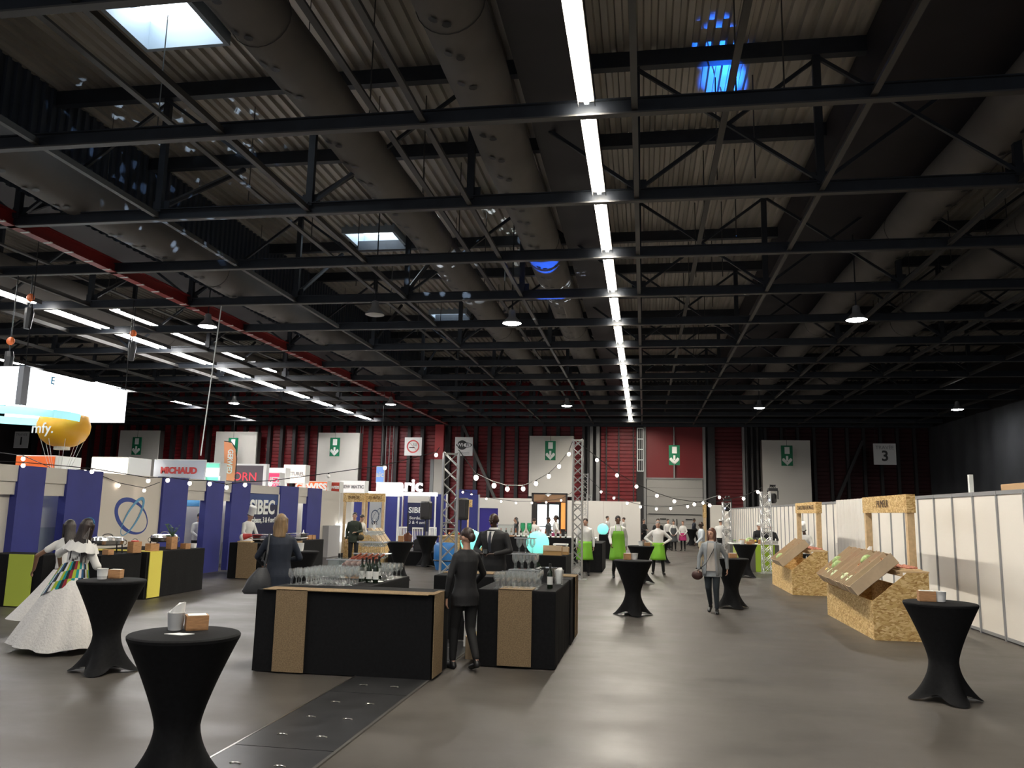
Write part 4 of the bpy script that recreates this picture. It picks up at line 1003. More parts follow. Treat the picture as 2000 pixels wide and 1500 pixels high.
text('SIBEC', 'lettering', M_whitep, ls, onfac(513, 992, .015), SIDE, .62, .004, sx=1.15, bold=.02)
text('Bordeaux, 3 & 4 avril', 'lettering', M_whitep, ls, onfac(512, 1016, .015), SIDE, .24, .004, sx=.95, bold=.006)
seg('blue', 543, 578); seg('fascia', 578, 597); seg('blue', 597, 624)
mk('poster', MB().box(-.5, -.45, fy(576), fy(590), 1.0, 2.0), mat('orange_poster', (.65, .12, .04), .5), bw); mk('poster_head', MB().box(-.49, -.44, fy(577), fy(584), 1.4, 1.9), M_blk, bw)
mk('end_panel', MB().box(-.14, .0, fy(624), fy(662), 0, 2.55), M_beige, bw); mk('grey_counter_side', MB().box(0, .25, fy(632), fy(655), .0, 1.2), mat('counter_grey', (.42, .42, .43), .5), bw)
mk('light_column', MB().box(.0, .3, fy(657), fy(663), .55, 1.25), mat('lit_column', (1, 1, 1), .5, emit=2.2), bw); mk('white_return', MB().box(.0, .5, fy(663), fy(668), 0, 2.5), M_white, bw)
# interior seen in the gaps
ib = thing('booth_interior', 'bright white booth interior seen through the gaps of the blue facade', 'booth', (FX - 1.5, 0, 0))
mk('rear_panel', MB().box(0, .05, 17.5, 34, 0, 2.4), M_white, ib); mk('print_band', MB().box(.055, .06, 21.5, 24.5, 1.85, 2.1), mat('sky_print', (.1, .35, .65), .5), ib)
mk('dark_figure_print', MB().box(.055, .06, 22.4, 22.6, .9, 1.75), M_blk, ib)
mk('fill_strip', MB().box(.3, .4, 18, 33, 2.36, 2.4), mat('booth_fill', (1, 1, 1), .5, emit=8), ib)  # fill light added behind the facade to brighten the booth
for k_ in range(3):
    yb = 22.6 + k_ * .01
b = MB()
for k_ in range(4): a = k_ * PI / 2; b.rod((.7 + .18 * math.cos(a), 24.3 + .18 * math.sin(a), 0), (.7 + .1 * math.cos(a + .8), 24.3 + .1 * math.sin(a + .8), .75), .012, 5)
mk('stool_legs', b, M_alu, ib)
# logo of two crossing orbits
lg = thing('orbit_logo', 'blue logo of two crossed oval loops on the cream panel', 'logo', onfac(258, 1009, .0) ); lg.location.x = FX
def loop(rx, rz, thick0, thick1, rot, m, side=1):
    n = 48; vs = []
    for i in range(n):
        a = 2 * PI * i / n; w = thick0 + (thick1 - thick0) * .5 * (1 + math.cos(a - side)); 
        for rr in (1, -1):
            y = (rx + rr * w / 2) * math.cos(a); z = (rz + rr * w / 2) * math.sin(a)
            vs.append((.006, y * math.cos(rot) - z * math.sin(rot), y * math.sin(rot) + z * math.cos(rot)))
    k = len(vs); vs += [(.001, v[1], v[2]) for v in vs]; fs = []
    for i in range(n):
        j = (i + 1) % n; fs += [(2 * i, 2 * j, 2 * j + 1, 2 * i + 1), (2 * i, k + 2 * i, k + 2 * j, 2 * j), (2 * i + 1, 2 * j + 1, k + 2 * j + 1, k + 2 * i + 1)]
    return MB().add(vs, fs)
M_lg1 = mat('logo_navy', (.03, .06, .28), .5); M_lg2 = mat('logo_teal', (.10, .30, .50), .5)
mk('wide_loop', loop(.66, .36, .03, .13, -.35, M_lg1, PI), M_lg1, lg); o_ = mk('narrow_loop', loop(.56, .2, .02, .09, .85, M_lg2, 0), M_lg2, lg); o_.location.x = .007
# left buffet table ----------------------------------------------
bt = cloth_table(-11.5, -9.9, 15.25, 17.45, BZ, 'black draped buffet with yellow stripes in front of the logo panel', 'buffet_table')
M_yel = mat('yellow_runner', (.72, .62, .10), .8)
r_ = thing('yellow_runner', 'yellow cloth stripe draped over the buffet end facing the floor', 'runner', (0, 0, 0))
ya, yb2 = 15.25, 17.45
mk('cloth_drop', MB().box(-9.885, -9.87, 15.32, 15.75, .02, BZ + .01), M_yel, r_); mk('cloth_top', MB().box(-11.3, -9.87, 15.32, 15.75, BZ + .003, BZ + .011), M_yel, r_)
cloth_table(-12.0, -10.78, 13.45, 14.15, BZ, 'black draped table piece behind the dancing woman at the left', 'buffet_table')
r_ = thing('lime_runner', 'lime cloth stripe on the table behind the dancer', 'runner', (0, 0, 0)); mk('cloth_drop', MB().box(-11.45, -10.95, 13.41, 13.43, .02, BZ + .01), mat('lime_cloth2', (.42, .50, .06), .8), r_)
cloth_table(-10.75, -9.95, 13.9, 15.15, BZ, 'black draped table linking the lime and the yellow stripe', 'buffet_table')
def chafing(x, y, rz, lab):
    t = thing('chafing_dish', lab, 'chafing dish', (x, y, BZ), rz, 'chafing dishes')
    b = MB()
    for sx_ in (-1, 1):
        for sy_ in (-1, 1): b.bar((sx_ * .25, sy_ * .13, 0), (sx_ * .24, sy_ * .12, .17), .02, .02)
    mk('stand', b, M_blk, t)
    mk('water_pan', MB().loft([(0, 0, .15, .25, .15), (0, 0, .17, .3, .18), (0, 0, .235, .32, .19), (0, 0, .24, .33, .2)], 24), M_steelb, t, True)
    mk('lid', MB().loft([(0, 0, .245, .32, .19), (0, 0, .30, .30, .175), (0, 0, .315, .25, .14), (0, 0, .32, .02, .02)], 24), M_steelb, t, True)
    b = MB(); pts = [(.1 * math.cos(PI * k / 6), 0, .32 + .05 * math.sin(PI * k / 6)) for k in range(7)]; b.tube(pts, .009, 6); mk('lid_handle', b, M_steelb, t)
    for s in (-1, 1):
        b = MB(); pts = [(s * (.33 + .05 * math.sin(PI * k / 6)), 0, .2 + .05 * math.cos(PI * k / 6)) for k in range(7)]; b.tube(pts, .008, 6); mk('side_handle', b, M_steelb, t)
chafing(-10.35, 14.6, 1.0, 'stainless chafing dish beside the dancer'); chafing(-10.4, 16.6, 1.15, 'stainless chafing dish under the crossed loops logo, the right one')
for i, (px_, py_, w_, h_, lab) in enumerate(((211, 1080, .13, .10, 'low wooden box left on the buffet'), (262, 1076, .2, .22, 'tall wooden box with red contents on the buffet'), (297, 1073, .22, .16, 'wide wooden box before the right chafing dish'), (348, 1070, .16, .27, 'wooden box holding the potted plant'), (362, 1070, .14, .12, 'small wooden box at the right end of the buffet'))):
    q = atx(px_, py_, -10.0); wood_box(q.x - (.16 if i == 3 else 0), min(max(q.y, 14.0), 17.3), BZ, lab, 1.3, w_, .16, h_, False)
    if i == 1:
        q2 = thing('red_pot', 'red lidded pot in the tall wooden box on the buffet', 'pot', (q.x, q.y, BZ + .2)); mk('pot_rim', MB().lathe([(.01, 0), (.07, 0), (.075, .04), (.01, .045)], 14), M_redp, q2, True); mk('pot_handle', MB().tube([(.05 * math.cos(PI * k / 6), 0, .045 + .03 * math.sin(PI * k / 6)) for k in range(7)], .006, 5), M_blk, q2)
    if i == 3: PL = V((q.x - .16, min(q.y, 17.3), BZ + .25))
def plant(loc, lab, s=1.0, seed=1):
    t = thing('potted_plant', lab, 'plant', loc); rnd = random.Random(seed)
    mk('soil_ball', MB().ell((0, 0, .0), (.05 * s, .05 * s, .03 * s)), M_dark, t)
    for k in range(26):
        a = rnd.uniform(0, 2 * PI); l = rnd.uniform(.08, .26) * s; tip = V((math.cos(a) * l * .55, math.sin(a) * l * .55, l)); b = MB()
        b.rod((0, 0, 0), tip, .003, 4); d = V((math.cos(a), math.sin(a), .3)).normalized() * .035 * s; w = d.cross(V((0, 0, 1))).normalized() * .016 * s
        b.add([tip - d, tip + w, tip + d, tip - w, tip + V((0, 0, .008))], [(0, 1, 4), (1, 2, 4), (2, 3, 4), (3, 0, 4)])
        mk('leaf', b, mat('leaf_green', (.05, .12, .03), .5, noise=.3), t)
plant(PL, 'small leafy green potted plant at the right end of the buffet', 1.15, 3)
q = atx(382, 1068, -10.1); paper_cup(q.x, min(q.y, 17.3), BZ, 'white paper bin at the right end of the buffet', .07, .1)
# chef counter ---------------------------------------------------
cc = cloth_table(-10.85, -9.75, 20.35, 24.1, BZ, 'black draped chef counter with burlap stripes', 'chef_counter')
r_ = thing('burlap_runner', 'burlap stripe on the front end of the chef counter', 'runner', (0, 0, 0)); mk('burlap_strip', MB().box(-10.6, -10.05, 20.31, 20.33, .02, BZ + .01), M_burlap, r_)
r_ = thing('burlap_runner', 'burlap stripe on the long side of the chef counter', 'runner', (0, 0, 0)); mk('burlap_strip', MB().box(-9.735, -9.72, 21.9, 22.45, .02, BZ + .01), M_burlap, r_)
def steel_shelf(x, y, z, lab):
    t = thing('plate_rack', lab, 'rack', (x, y, z))
    for k in range(3): mk('plate_shelf', MB().box(-.3, .3, -.25, .25, .06 + k * .06, .08 + k * .06), M_steelb if k else M_paper, t)
    for s in (-1, 1): mk('leg', MB().box(s * .26 - .01, s * .26 + .01, -.2, .2, 0, .2), M_blk, t)
steel_shelf(-10.3, 21.3, BZ, 'white serving trays stacked in front of the chef'); steel_shelf(-10.15, 22.9, BZ, 'stacked shallow trays behind the woman with the grey bag')
q = thing('ham_holder', 'white and red meat joint on a stand at the chef counter left end', 'food', (-10.6, 20.75, BZ)); mk('base', MB().bbox(-.2, .2, -.1, .1, 0, .03), M_timber, q); mk('ham', MB().cap((-.08, 0, .14), (.12, 0, .18), .09, .05, 12), M_redp, q, True); mk('fat_layer', MB().ell((-.1, -.03, .13), (.07, .075, .09)), M_paper, q, True)
for i in range(3): wood_box(-10.0, 23.2 + i * .3, BZ, 'wooden box on the chef counter right part, %s from the left' % ORD[i], 1.5, .2, .14, .13, False)
q = thing('white_bottle', 'white squeeze bottle on the chef counter', 'bottle', (-9.95, 23.0, BZ)); mk('body', MB().lathe([(.01, 0), (.045, 0), (.045, .2), (.015, .24), (.012, .3), (.002, .3)], 12), M_paper, q, True)
# plywood booths behind the man in green
for i, (a, b_, wd, lab) in enumerate(((671, 711, 'PRIMEUR', 'small plywood gate behind the man in the dark green jacket'), (713, 750, 'LES HUILES', 'small plywood gate framing the blue loop banner'))):
    Y = 28.6 + i * .4; p0, p1 = aty(a, 1000, Y), aty(b_, 1000, Y); L_ = p1.x - p0.x; zt = aty(a, 963, Y).z; zb_ = aty(a, 980, Y).z
    t = thing('plywood_gate', lab, 'gate', (p0.x, Y, 0))
    for xx in (0, L_ - .08): mk('gate_post', MB().box(xx, xx + .08, -.04, .04, 0, zb_), M_timber, t)
    hb = mk('header_board', MB().box(-.02, L_ + .02, -.05, .05, zb_, zt), M_osb, t); text(wd, 'burnt_lettering', MATS['burnt_print'], hb, (L_ / 2, -.052, (zb_ + zt) / 2), FACE, .17, .002, sx=.66, bold=0)
    if i == 0: mk('low_board', MB().box(0, L_, -.03, .03, 0, .85), M_osb, t)
q = thing('blue_backdrop', 'dark blue partition panels behind the plywood gates', 'wall', (0, 37.5, 0))
for a, b_ in ((672, 712), (712, 752), (752, 786), (788, 838), (840, 872), (895, 935)):
    p0, p1 = aty(a, 1000, 37.5), aty(b_, 1000, 37.5); mk('blue_panel', MB().box(p0.x + .02, p1.x - .02, -.03, .03, 0, 2.62), M_blue, q); mk('joint_post', MB().box(p1.x - .03, p1.x + .03, -.05, .05, 0, 2.64), M_alu, q)
Y = 30.5; p0, p1 = aty(722, 1000, Y), aty(744, 1000, Y)
t = thing('logo_banner', 'pale banner with dark loop logo inside the second plywood gate', 'banner', ((p0.x + p1.x) / 2, Y, 0)); mk('banner_sheet', MB().box(-.24, .24, -.01, .01, .5, 2.25), mat('banner_grey', (.5, .53, .56), .6), t)
l1 = mk('logo_loop', ringmesh(.14, .165, y=-.014, az=1.5, c=(0, 0)), mat('logo_dark', (.03, .06, .12), .5), t); l1.location = (0, 0, 1.6)
l2 = mk('logo_loop', ringmesh(.16, .18, y=-.018, ax=.5, az=1.9, c=(0, 0)), MATS['logo_dark'], t); l2.location = (.05, 0, 1.62); l2.rotation_euler = (0, .5, 0); mk('banner_foot', MB().box(-.26, .26, -.12, .12, 0, .03), M_blk, t); mk('banner_pole', MB().rod((0, .03, 0), (0, .03, 2.2), .015, 6), M_blk, t)
Y = 29.2; p0 = aty(722, 1095, Y)
t = thing('plywood_stand', 'chipboard display stand with slanted boards behind the glass tower', 'stand', (p0.x, Y - 2.2, 0))
mk('end_panel', MB().prism([(.0, 0, 0), (1.1, 0, 0), (1.1, 0, .7), (.55, 0, 1.1), (.0, 0, 1.1)], (0, .02, 0)), M_osb, t); mk('side_panel', MB().box(1.08, 1.1, .02, 1.3, 0, .7), M_osb, t)
for k_ in range(3): mk('slanted_board', MB().prism([(.95, .1 + k_ * .4, .72), (1.12, .1 + k_ * .4, .72), (.72, .1 + k_ * .4, 1.22), (.55, .1 + k_ * .4, 1.22)], (0, .3, 0)), M_card, t)
# blue ceiling-high partitions right of the truss, white wall with doors
Y = 45.5
q = thing('white_booth_wall', 'white partition wall left of the glazed doors with a blue doorway', 'wall', (0, Y, 0))
p0, p1, p2, p3 = aty(933, 1000, Y).x, aty(1038, 1000, Y).x, aty(936, 1000, Y).x, aty(973, 1000, Y).x
mk('panel', MB().box(p3, p1, -.05, .05, 0, 2.63), M_white, q); mk('door_header', MB().box(p0, p3, -.05, .05, 2.05, 2.63), M_white, q); mk('edge_post', MB().box(p0 - .05, p2, -.06, .06, 0, 2.63), M_whitep, q); mk('blue_door', MB().box(p2, p3, .0, .06, 0, 2.05), mat('purple_blue', (.04, .03, .26), .5), q)
q = thing('blue_partition', 'tall blue partition just right of the left truss tower', 'wall', (0, 43.0, 0))
for a, b_ in ((888, 905), (905, 919), (919, 932)): p0, p1 = aty(a, 1000, 43).x, aty(b_, 1000, 43).x; mk('blue_panel', MB().box(p0 + .02, p1 - .02, -.03, .03, 0, 3.0), M_blue, q)
Y = 49.5
q = thing('white_booth_wall', 'low white wall between the glazed doors and the grey dock door', 'wall', (0, Y, 0)); p0, p1 = aty(1108, 1000, Y).x, aty(1251, 1000, Y).x
for k_ in range(4): w_ = (p1 - p0) / 4; mk('panel', MB().box(p0 + k_ * w_ + .005, p0 + (k_ + 1) * w_ - .005, -.05, .05, 0, 2.62), M_white, q)
# glazed doors
Y = 49.6; d2 = struct(link(bpy.data.objects.new('door_2', None), None)); X0, X1 = aty(1038, 1000, Y).x, aty(1108, 1000, Y).x
mk('door_surround', MB().box(X0, X0 + .14, -.1 + Y, .1 + Y, 0, 3.0), M_dark, d2); mk('door_surround', MB().box(X1 - .1, X1, -.1 + Y, .1 + Y, 0, 3.0), M_dark, d2)
mk('wood_header', MB().box(X0 + .14, X1 - .1, -.08 + Y, .1 + Y, 2.5, 2.96), mat('header_wood', (.30, .17, .09), .5, emit=.0), d2); mk('door_surround', MB().box(X0, X1, -.1 + Y, .1 + Y, 2.96, 3.05), M_dark, d2)
M_day = mat('daylit_glass', (.8, .9, 1), .2, emit=1.9, ecol=(.86, .95, 1))
mk('door_surround', MB().box(X0 + .14, X0 + .3, Y - .05, Y + .05, 0, 2.5), M_dark, d2); mk('door_surround', MB().box(X1 - .5, X1 - .1, Y + .07, Y + .1, 0, 2.5), M_dark, d2)
m_ = (X0 + .3); w_ = (X1 - .45 - m_) / 2
for k_ in range(2):
    a = m_ + k_ * w_
    for c, e, f_, g_ in ((a, a + .07, 0, 2.45), (a + w_ - .07, a + w_, 0, 2.45), (a + .07, a + w_ - .07, 0, .12), (a + .07, a + w_ - .07, 2.35, 2.45), (a + .07, a + w_ - .07, 1.0, 1.05)): mk('door_frame', MB().box(c, e, Y - .04, Y + .04, f_, g_), M_blk, d2)
    mk('pane', MB().box(a + .07, a + w_ - .07, Y - .01, Y + .01, .12, 1.0), M_day, d2); mk('pane', MB().box(a + .07, a + w_ - .07, Y - .01, Y + .01, 1.05, 2.35), M_day, d2)
mk('orange_glow_panel', MB().box(X1 - .38, X1 - .12, Y - .02, Y + .06, .9, 2.48), mat('amber_lamp_panel', (.9, .35, .08), .5, emit=.5, ecol=(1, .4, .1)), d2)

# far counters ---------------------------------------------------
def at_px(px_, py_, z, lo=None): return gz(px_, py_, z)
cloth_table(-4.3, -1.74, 18.5, 19.9, BZ, 'black draped counter carrying the two glowing turquoise globes', 'globe_counter')
M_turq = mat('turquoise_glow', (.2, .9, .8), .5, emit=.9, ecol=(.26, .93, .8))
for i, (px_, Y, r_) in enumerate(((921, 19.0, .27), (1050, 19.0, .275))):
    q = aty(px_, 1060, Y); t = thing('glowing_globe', ('left', 'right')[i] + ' large glowing turquoise globe lamp on the counter behind the bar', 'lamp', (q.x, Y, BZ)); mk('shade', MB().ell((0, 0, r_ * .92), r_ * .98, 24, 14), M_turq, t, True); mk('cap', MB().lathe([(.01, r_ * 1.88), (.05, r_ * 1.88), (.04, r_ * 1.98), (.01, r_ * 1.98)], 10), M_paper, t); mk('base', MB().lathe([(.01, 0), (.16, 0), (.16, .03), (.01, .035)], 16), M_paper, t)
q = aty(1168, 1040, 35.5); cloth_table(-1.9, -.9, 35.0, 36.6, 1.0, 'black draped far counter with the small turquoise globe', 'globe_counter'); t = thing('glowing_globe', 'small glowing turquoise globe lamp left of the man in full green apron', 'lamp', (-1.75, 35.5, 1.0)); mk('shade', MB().ell((0, 0, .22), .24, 20, 12), M_turq, t, True); mk('base', MB().lathe([(.01, 0), (.1, 0), (.1, .02), (.01, .025)], 12), M_paper, t)
for i, (px_, w_, h_, lab) in enumerate(((1080, .42, .2, 'brown carton box right of the glowing globe'), (1101, .24, .17, 'second brown carton at the counter end'))):
    Y = 18.8 + i * .42; q = aty(px_, 1070, Y); t = thing('carton_box', lab, 'box', (q.x, Y, BZ)); mk('body', MB().bbox(-w_ / 2, w_ / 2, -.15, .15, 0, h_), mat('carton_brown', (.42, .25, .10), .8), t); mk('flap', MB().box(-w_ / 2, w_ / 2, -.16, -.15, h_ - .1, h_ + .02), M_card, t)
cloth_table(-1.95, -1.35, 26.9, 29.4, BZ, 'black draped counter with white edging behind the short green apron', 'side_counter')
cloth_table(-5.6, -2.5, 30.5, 31.4, .95, 'black draped work counter in front of the far waiters', 'work_counter')
t = thing('plate_counter', 'white topped table at the far work counter', 'table', (-4.2, 32.2, 0)); mk('top', MB().box(-1.6, 2.4, -.4, .4, .9, .95), M_paper, t); mk('cloth', MB().bbox(-1.55, 2.35, -.35, .35, 0, .9), mat('ivory_cloth', (.55, .53, .48), .8), t)
t = thing('white_stool', 'white framed stool beside the right globe', 'stool', (-2.55, 25.4, 0)); mk('seat', MB().box(-.22, .22, -.2, .2, .9, .94), M_paper, t)
for s in ((-1, -1), (1, -1), (1, 1), (-1, 1)): mk('leg', MB().bar((s[0] * .2, s[1] * .18, 0), (s[0] * .19, s[1] * .17, .9), .035, .035), M_paper, t)
for i in range(14): bottle(-5.4 + .19 * i, 30.9 + .06 * (i % 3), .95, 'small bottle on the far work counter, %s from the left' % ORD[i], 'bottles on the far work counter', foil=(.4, .1, .05), body=((.25, .08, .03), (.012, .02, .012), (.35, .3, .2))[i % 3])
t = thing('glass_cabinet', 'clear drinks dispenser on the far counter left of the waiters', 'dispenser', (aty(985, 1040, 31).x, 31.0, .95)); mk('tank', MB().bbox(-.35, .35, -.15, .15, .0, .42), glass_mat('tray_glass'), t); mk('frame_top', MB().box(-.36, .36, -.16, .16, .42, .45), M_alu, t); mk('frame_base', MB().box(-.36, .36, -.16, .16, 0, .05), M_wood, t)
t = thing('plywood_counter', 'pale plywood counter left of the man in the dark suit', 'counter', (aty(925, 1060, 27).x, 27.0, 0)); mk('body', MB().bbox(-1.1, .55, -.4, .4, 0, 1.02), M_osb, t); mk('top', MB().box(-1.12, .57, -.42, .42, 1.02, 1.05), M_timber, t)
for i in range(12):
    place_veg(('tomato', 'onion', 'lemon', 'cabbage')[i % 4], V((t.location.x - .95 + .12 * i, 26.85 + .1 * (i % 2), 1.12)), Matrix.Identity(4), '%s on the pale plywood counter, %s piece from the left' % (VDESC[('tomato', 'onion', 'lemon', 'cabbage')[i % 4]], ORD[i]), 'produce on the plywood counter')
t = thing('plywood_sign', 'small plywood sign on a post above the plywood counter', 'sign', (aty(915, 980, 30).x, 30, 0)); mk('post', MB().box(-.03, .03, -.03, .03, 0, 2.1), M_timber, t); mk('board', MB().box(-.45, .15, -.03, .0, 2.02, 2.3), M_osb, t); text('EPICERIE', 'burnt_lettering', MATS['burnt_print'], t, (-.15, -.034, 2.16), FACE, .14, .002, sx=.6)
# stage
def speaker(px_, py_, Y, lab, pole=True):
    q = aty(px_, py_, Y); t = thing('loudspeaker', lab, 'speaker', (q.x, Y, 0)); z = q.z
    mk('cabinet', MB().loft([(0, 0, z - .34, .2, .19), (0, 0, z - .3, .23, .2), (0, 0, z + .28, .24, .2), (0, 0, z + .34, .2, .18)], 8), M_blk, t); mk('grille', MB().box(-.15, .15, -.2, -.18, z - .24, z + .24), M_dark, t)
    mk('pole', MB().rod((0, 0, .4), (0, 0, z - .3), .02, 8), M_blk, t)
    for k_ in range(3): a = k_ * 2.1 + .5; mk('leg', MB().rod((0, 0, .75), (.45 * math.cos(a), .45 * math.sin(a), .01), .015, 6), M_blk, t)
speaker(832, 997, 30.2, 'black loudspeaker on a tripod left of the truss tower'); speaker(901, 994, 25.0, 'black loudspeaker on a pole just right of the left truss tower')
q = aty(818, 1052, 27.0); t = thing('stage_monitor', 'black wedge monitor on the low stage', 'speaker', (q.x, 27.6, .48)); mk('wedge', MB().prism([(-.35, 0, 0), (.35, 0, 0), (.35, 0, .25), (-.1, 0, .5), (-.35, 0, .35)], (0, .45, 0)), M_blk, t); mk('grille', MB().box(-.3, .3, -.02, -.004, .04, .2), M_dark, t)
q = aty(820, 1070, 27); t = thing('low_stage', 'low black draped stage behind the high tables', 'stage', (q.x, 28.3, 0)); mk('stage_skirt', MB().bbox(-1.2, .5, -1.0, 1.2, 0, .44), M_black, t); mk('stage_deck', MB().box(-1.2, .5, -1.0, 1.2, .445, .475), M_dark, t)
def fchair(px_, Y, rz, lab):
    q = aty(px_, 1040, Y); t = thing('white_chair', lab, 'chair', (q.x, Y, 0), rz, 'white slatted chairs')
    mk('seat', MB().bbox(-.22, .22, -.22, .22, .45, .49), M_paper, t)
    for s in ((-1, -1), (1, -1)): mk('leg', MB().bar((s[0] * .2, s[1] * .2, 0), (s[0] * .2, s[1] * .2, .46), .035, .035), M_paper, t)
    for s in (-1, 1): mk('leg', MB().bar((s * .2, .22, 0), (s * .21, .2, 1.15), .035, .035), M_paper, t)
    for k_ in range(5): mk('back_slat', MB().bar((-.14 + k_ * .07, .21, .5), (-.14 + k_ * .07, .2, 1.1), .02, .02), M_paper, t)
    mk('top_rail', MB().bar((-.23, .2, 1.14), (.23, .2, 1.14), .03, .06), M_paper, t)
fchair(793, 33, .9, 'white slatted chair on the left of the stage area'); fchair(813, 32.2, 0, 'white slatted chair in the middle of the stage area'); fchair(838, 33.5, -.6, 'white slatted chair half behind the loudspeaker')
q = aty(797, 1030, 31); t = thing('double_bass', 'brown stringed instrument on its stand beside the white chairs', 'instrument', (q.x, 31, 0))
mk('body', MB().loft([(0, 0, .35, .1, .05), (0, 0, .45, .24, .09), (0, 0, .68, .14, .08), (0, 0, .88, .19, .08), (0, 0, 1.0, .05, .05)], 14), mat('varnish', (.12, .035, .012), .3), t, True); mk('neck', MB().bar((0, -.04, .95), (0, -.04, 1.75), .04, .04), M_blk, t); mk('stand_legs', MB().tube([(-.25, .1, 0), (0, 0, .4), (.25, .1, 0)], .015, 5), M_blk, t)
q = aty(872, 1070, 26); t = thing('blue_drum', 'blue round container behind the left truss tower', 'barrel', (q.x, 25.9, 0)); mk('drum', MB().lathe([(.01, 0), (.3, 0), (.38, .3), (.38, .75), (.32, .85), (.01, .86)], 20), mat('drum_blue', (.02, .16, .45), .4), t, True); mk('rim', MB().lathe([(.385, .28), (.4, .3), (.385, .32)], 20), M_blk, t)
t = thing('show_board', 'small show panel with white lettering behind the stage chairs', 'sign', (aty(814, 1010, 36.5).x, 36.5, 0)); mk('board', MB().box(-.45, .55, -.02, .02, .9, 2.2), MATS['show_panel_navy'], t); mk('board_head', MB().box(-.45, .55, -.02, .02, 2.2, 2.5), M_beige, t); text('SIBEC', 'lettering', M_whitep, t, (.05, -.025, 1.85), FACE, .36, .003, bold=.008); text('Bordeaux\n3 & 4 avril', 'lettering', M_whitep, t, (.05, -.025, 1.4), FACE, .2, .003)
for s in (-.4, .5): mk('foot', MB().box(s - .03, s + .03, -.1, .1, 0, .9), M_alu, t)

# ================================================================ BOOTHS BEHIND: SIGNS
M_lit = mat('lit_box', (1, 1, 1), .5, emit=2.2, ecol=(1, 1, 1)); M_litw = mat('lit_box_warm', (1, .95, .85), .5, emit=1.5, ecol=(1, .93, .82))
def box_sign(x0, x1, y0, y1, Y, m, lab, words=None, tm=None, size=.3, depth=.5, cat='sign', sup=True, sx_=1, bold=.01, extra=None):
    a, c = aty(x0, (y0 + y1) / 2, Y), aty(x1, (y0 + y1) / 2, Y); zt = aty((x0 + x1) / 2, y0, Y).z; zb_ = aty((x0 + x1) / 2, y1, Y).z
    w = (c.x - a.x) / 2; t = thing('booth_sign', lab, cat, ((a.x + c.x) / 2, Y, zb_)); h = zt - zb_
    mk('sign_box', MB().box(-w, w, 0, depth, 0, h), m, t)
    mk('sign_trim', MB().box(-w - .02, w + .02, .03, depth - .03, -.03, h + .03), M_whitep, t)
    if words: text(words, 'lettering', tm or M_redp, t, (0, -.01, h / 2), FACE, size, .006, sx=sx_, bold=bold)
    if sup:
        for s in (-1, 1): mk('support_post', MB().box(s * w * .9 - .04, s * w * .9 + .04, .1, .2, -zb_, 0), M_whitep, t)
    return t, w, h
M_orange = mat('orange_sign', (.75, .13, .02), .5, emit=.25, ecol=(1, .2, .05))
box_sign(30, 105, 891, 925, 22, M_orange, 'orange box sign behind the blue wall under the balloon', None, depth=1.2)
box_sign(178, 248, 894, 930, 22, M_litw, 'beige glowing box sign left of the MICHAUD sign', depth=1.2)
t, w, h = box_sign(300, 399, 899, 940, 23.5, mat('michaud_board', (.62, .66, .74), .5), 'pale sign with red MICHAUD lettering', 'MICHAUD', M_redp, .27, .1, bold=.014, sx_=1.0)
text('EXPORT', 'small_print', MATS['print_grey'], t, (.25, -.01, h * .14), FACE, .08)
box_sign(399, 427, 905, 940, 24, mat('green_lit_box', (.1, .5, .35), .5, emit=.6, ecol=(.3, .8, .6)), 'green and white glowing sign beside the MICHAUD sign', None); 
t, w, h = box_sign(399, 427, 915, 930, 23.9, M_lit, 'white glow band on the green sign', None, depth=.05)
t, w, h = box_sign(427, 514, 909, 950, 27, mat('horn_board', (.12, .10, .12), .5), 'dark grey sign with red HORN lettering', None, depth=.2)
text('THORN', 'lettering', mat('red_letters', (.8, .05, .08), .4, emit=.4, ecol=(1, .1, .12)), t, (-.12, -.01, h * .45), FACE, .42, .006)
mk('sign_border', MB().box(-w, w + .12, -.02, .2, h, h + .06), M_paper, t); mk('sign_border', MB().box(w, w + .12, -.02, .2, 0, h), M_paper, t)
t, w, h = box_sign(506, 544, 924, 952, 28, mat('pink_lit', (.75, .03, .1), .5, emit=.6, ecol=(1, .1, .25)), 'glowing pink and red sign right of the dark HORN sign', 'JOUEZ', M_paper, .3)
text('ALL & WIN', 'small_print', M_paper, t, (0, -.01, h * .2), FACE, .2)
box_sign(514, 556, 915, 940, 30, M_litw, 'beige lit box behind the pink sign'); box_sign(554, 595, 909, 942, 31, mat('cream_lit', (1, .9, .8), .5, emit=.7, ecol=(1, .88, .78)), 'cream box with small lettering left of the lit lobby panel', 'NATUREL', MATS['print_grey'], .2)
t, w, h = box_sign(577, 638, 941, 962, 32, M_orange, 'orange sign with white lettering cut by the facade', 'GEWISS', M_paper, .4, bold=.02)
t, w, h = box_sign(638, 662, 942, 962, 32.5, mat('dark_orange', (.45, .04, .02), .5), 'darker orange sign end with small lettering', 'GEWISS', M_paper, .16)
box_sign(664, 712, 940, 962, 34, mat('pale_lit', (.9, .88, .86), .5, emit=.35, ecol=(1, 1, 1)), 'pale booth header with faint print right of the orange sign', 'NEW MATIC', MATS['print_grey'], .19)
t, w, h = box_sign(735, 780, 943, 968, 36, M_lit, 'overexposed white glowing box sign', None, sup=True)
q = aty(800, 956, 36); text('aric', 'lettering', mat('white_letters', (1, 1, 1), .4, emit=1.2), t, (q.x - t.location.x, 0, h * .8), FACE, .8, .05, sx=1.05, bold=.02)
a, c = aty(722, 968, 36.5).x, aty(862, 968, 36.5).x
t2 = thing('light_ring', 'bright white horizontal light bar over the blue partitions', 'lamp', ((a + c) / 2, 35.9, 2.5)); mk('light_bar', MB().bbox(-(c - a) / 2, (c - a) / 2, -.35, -.06, 0, .16), M_lit, t2)
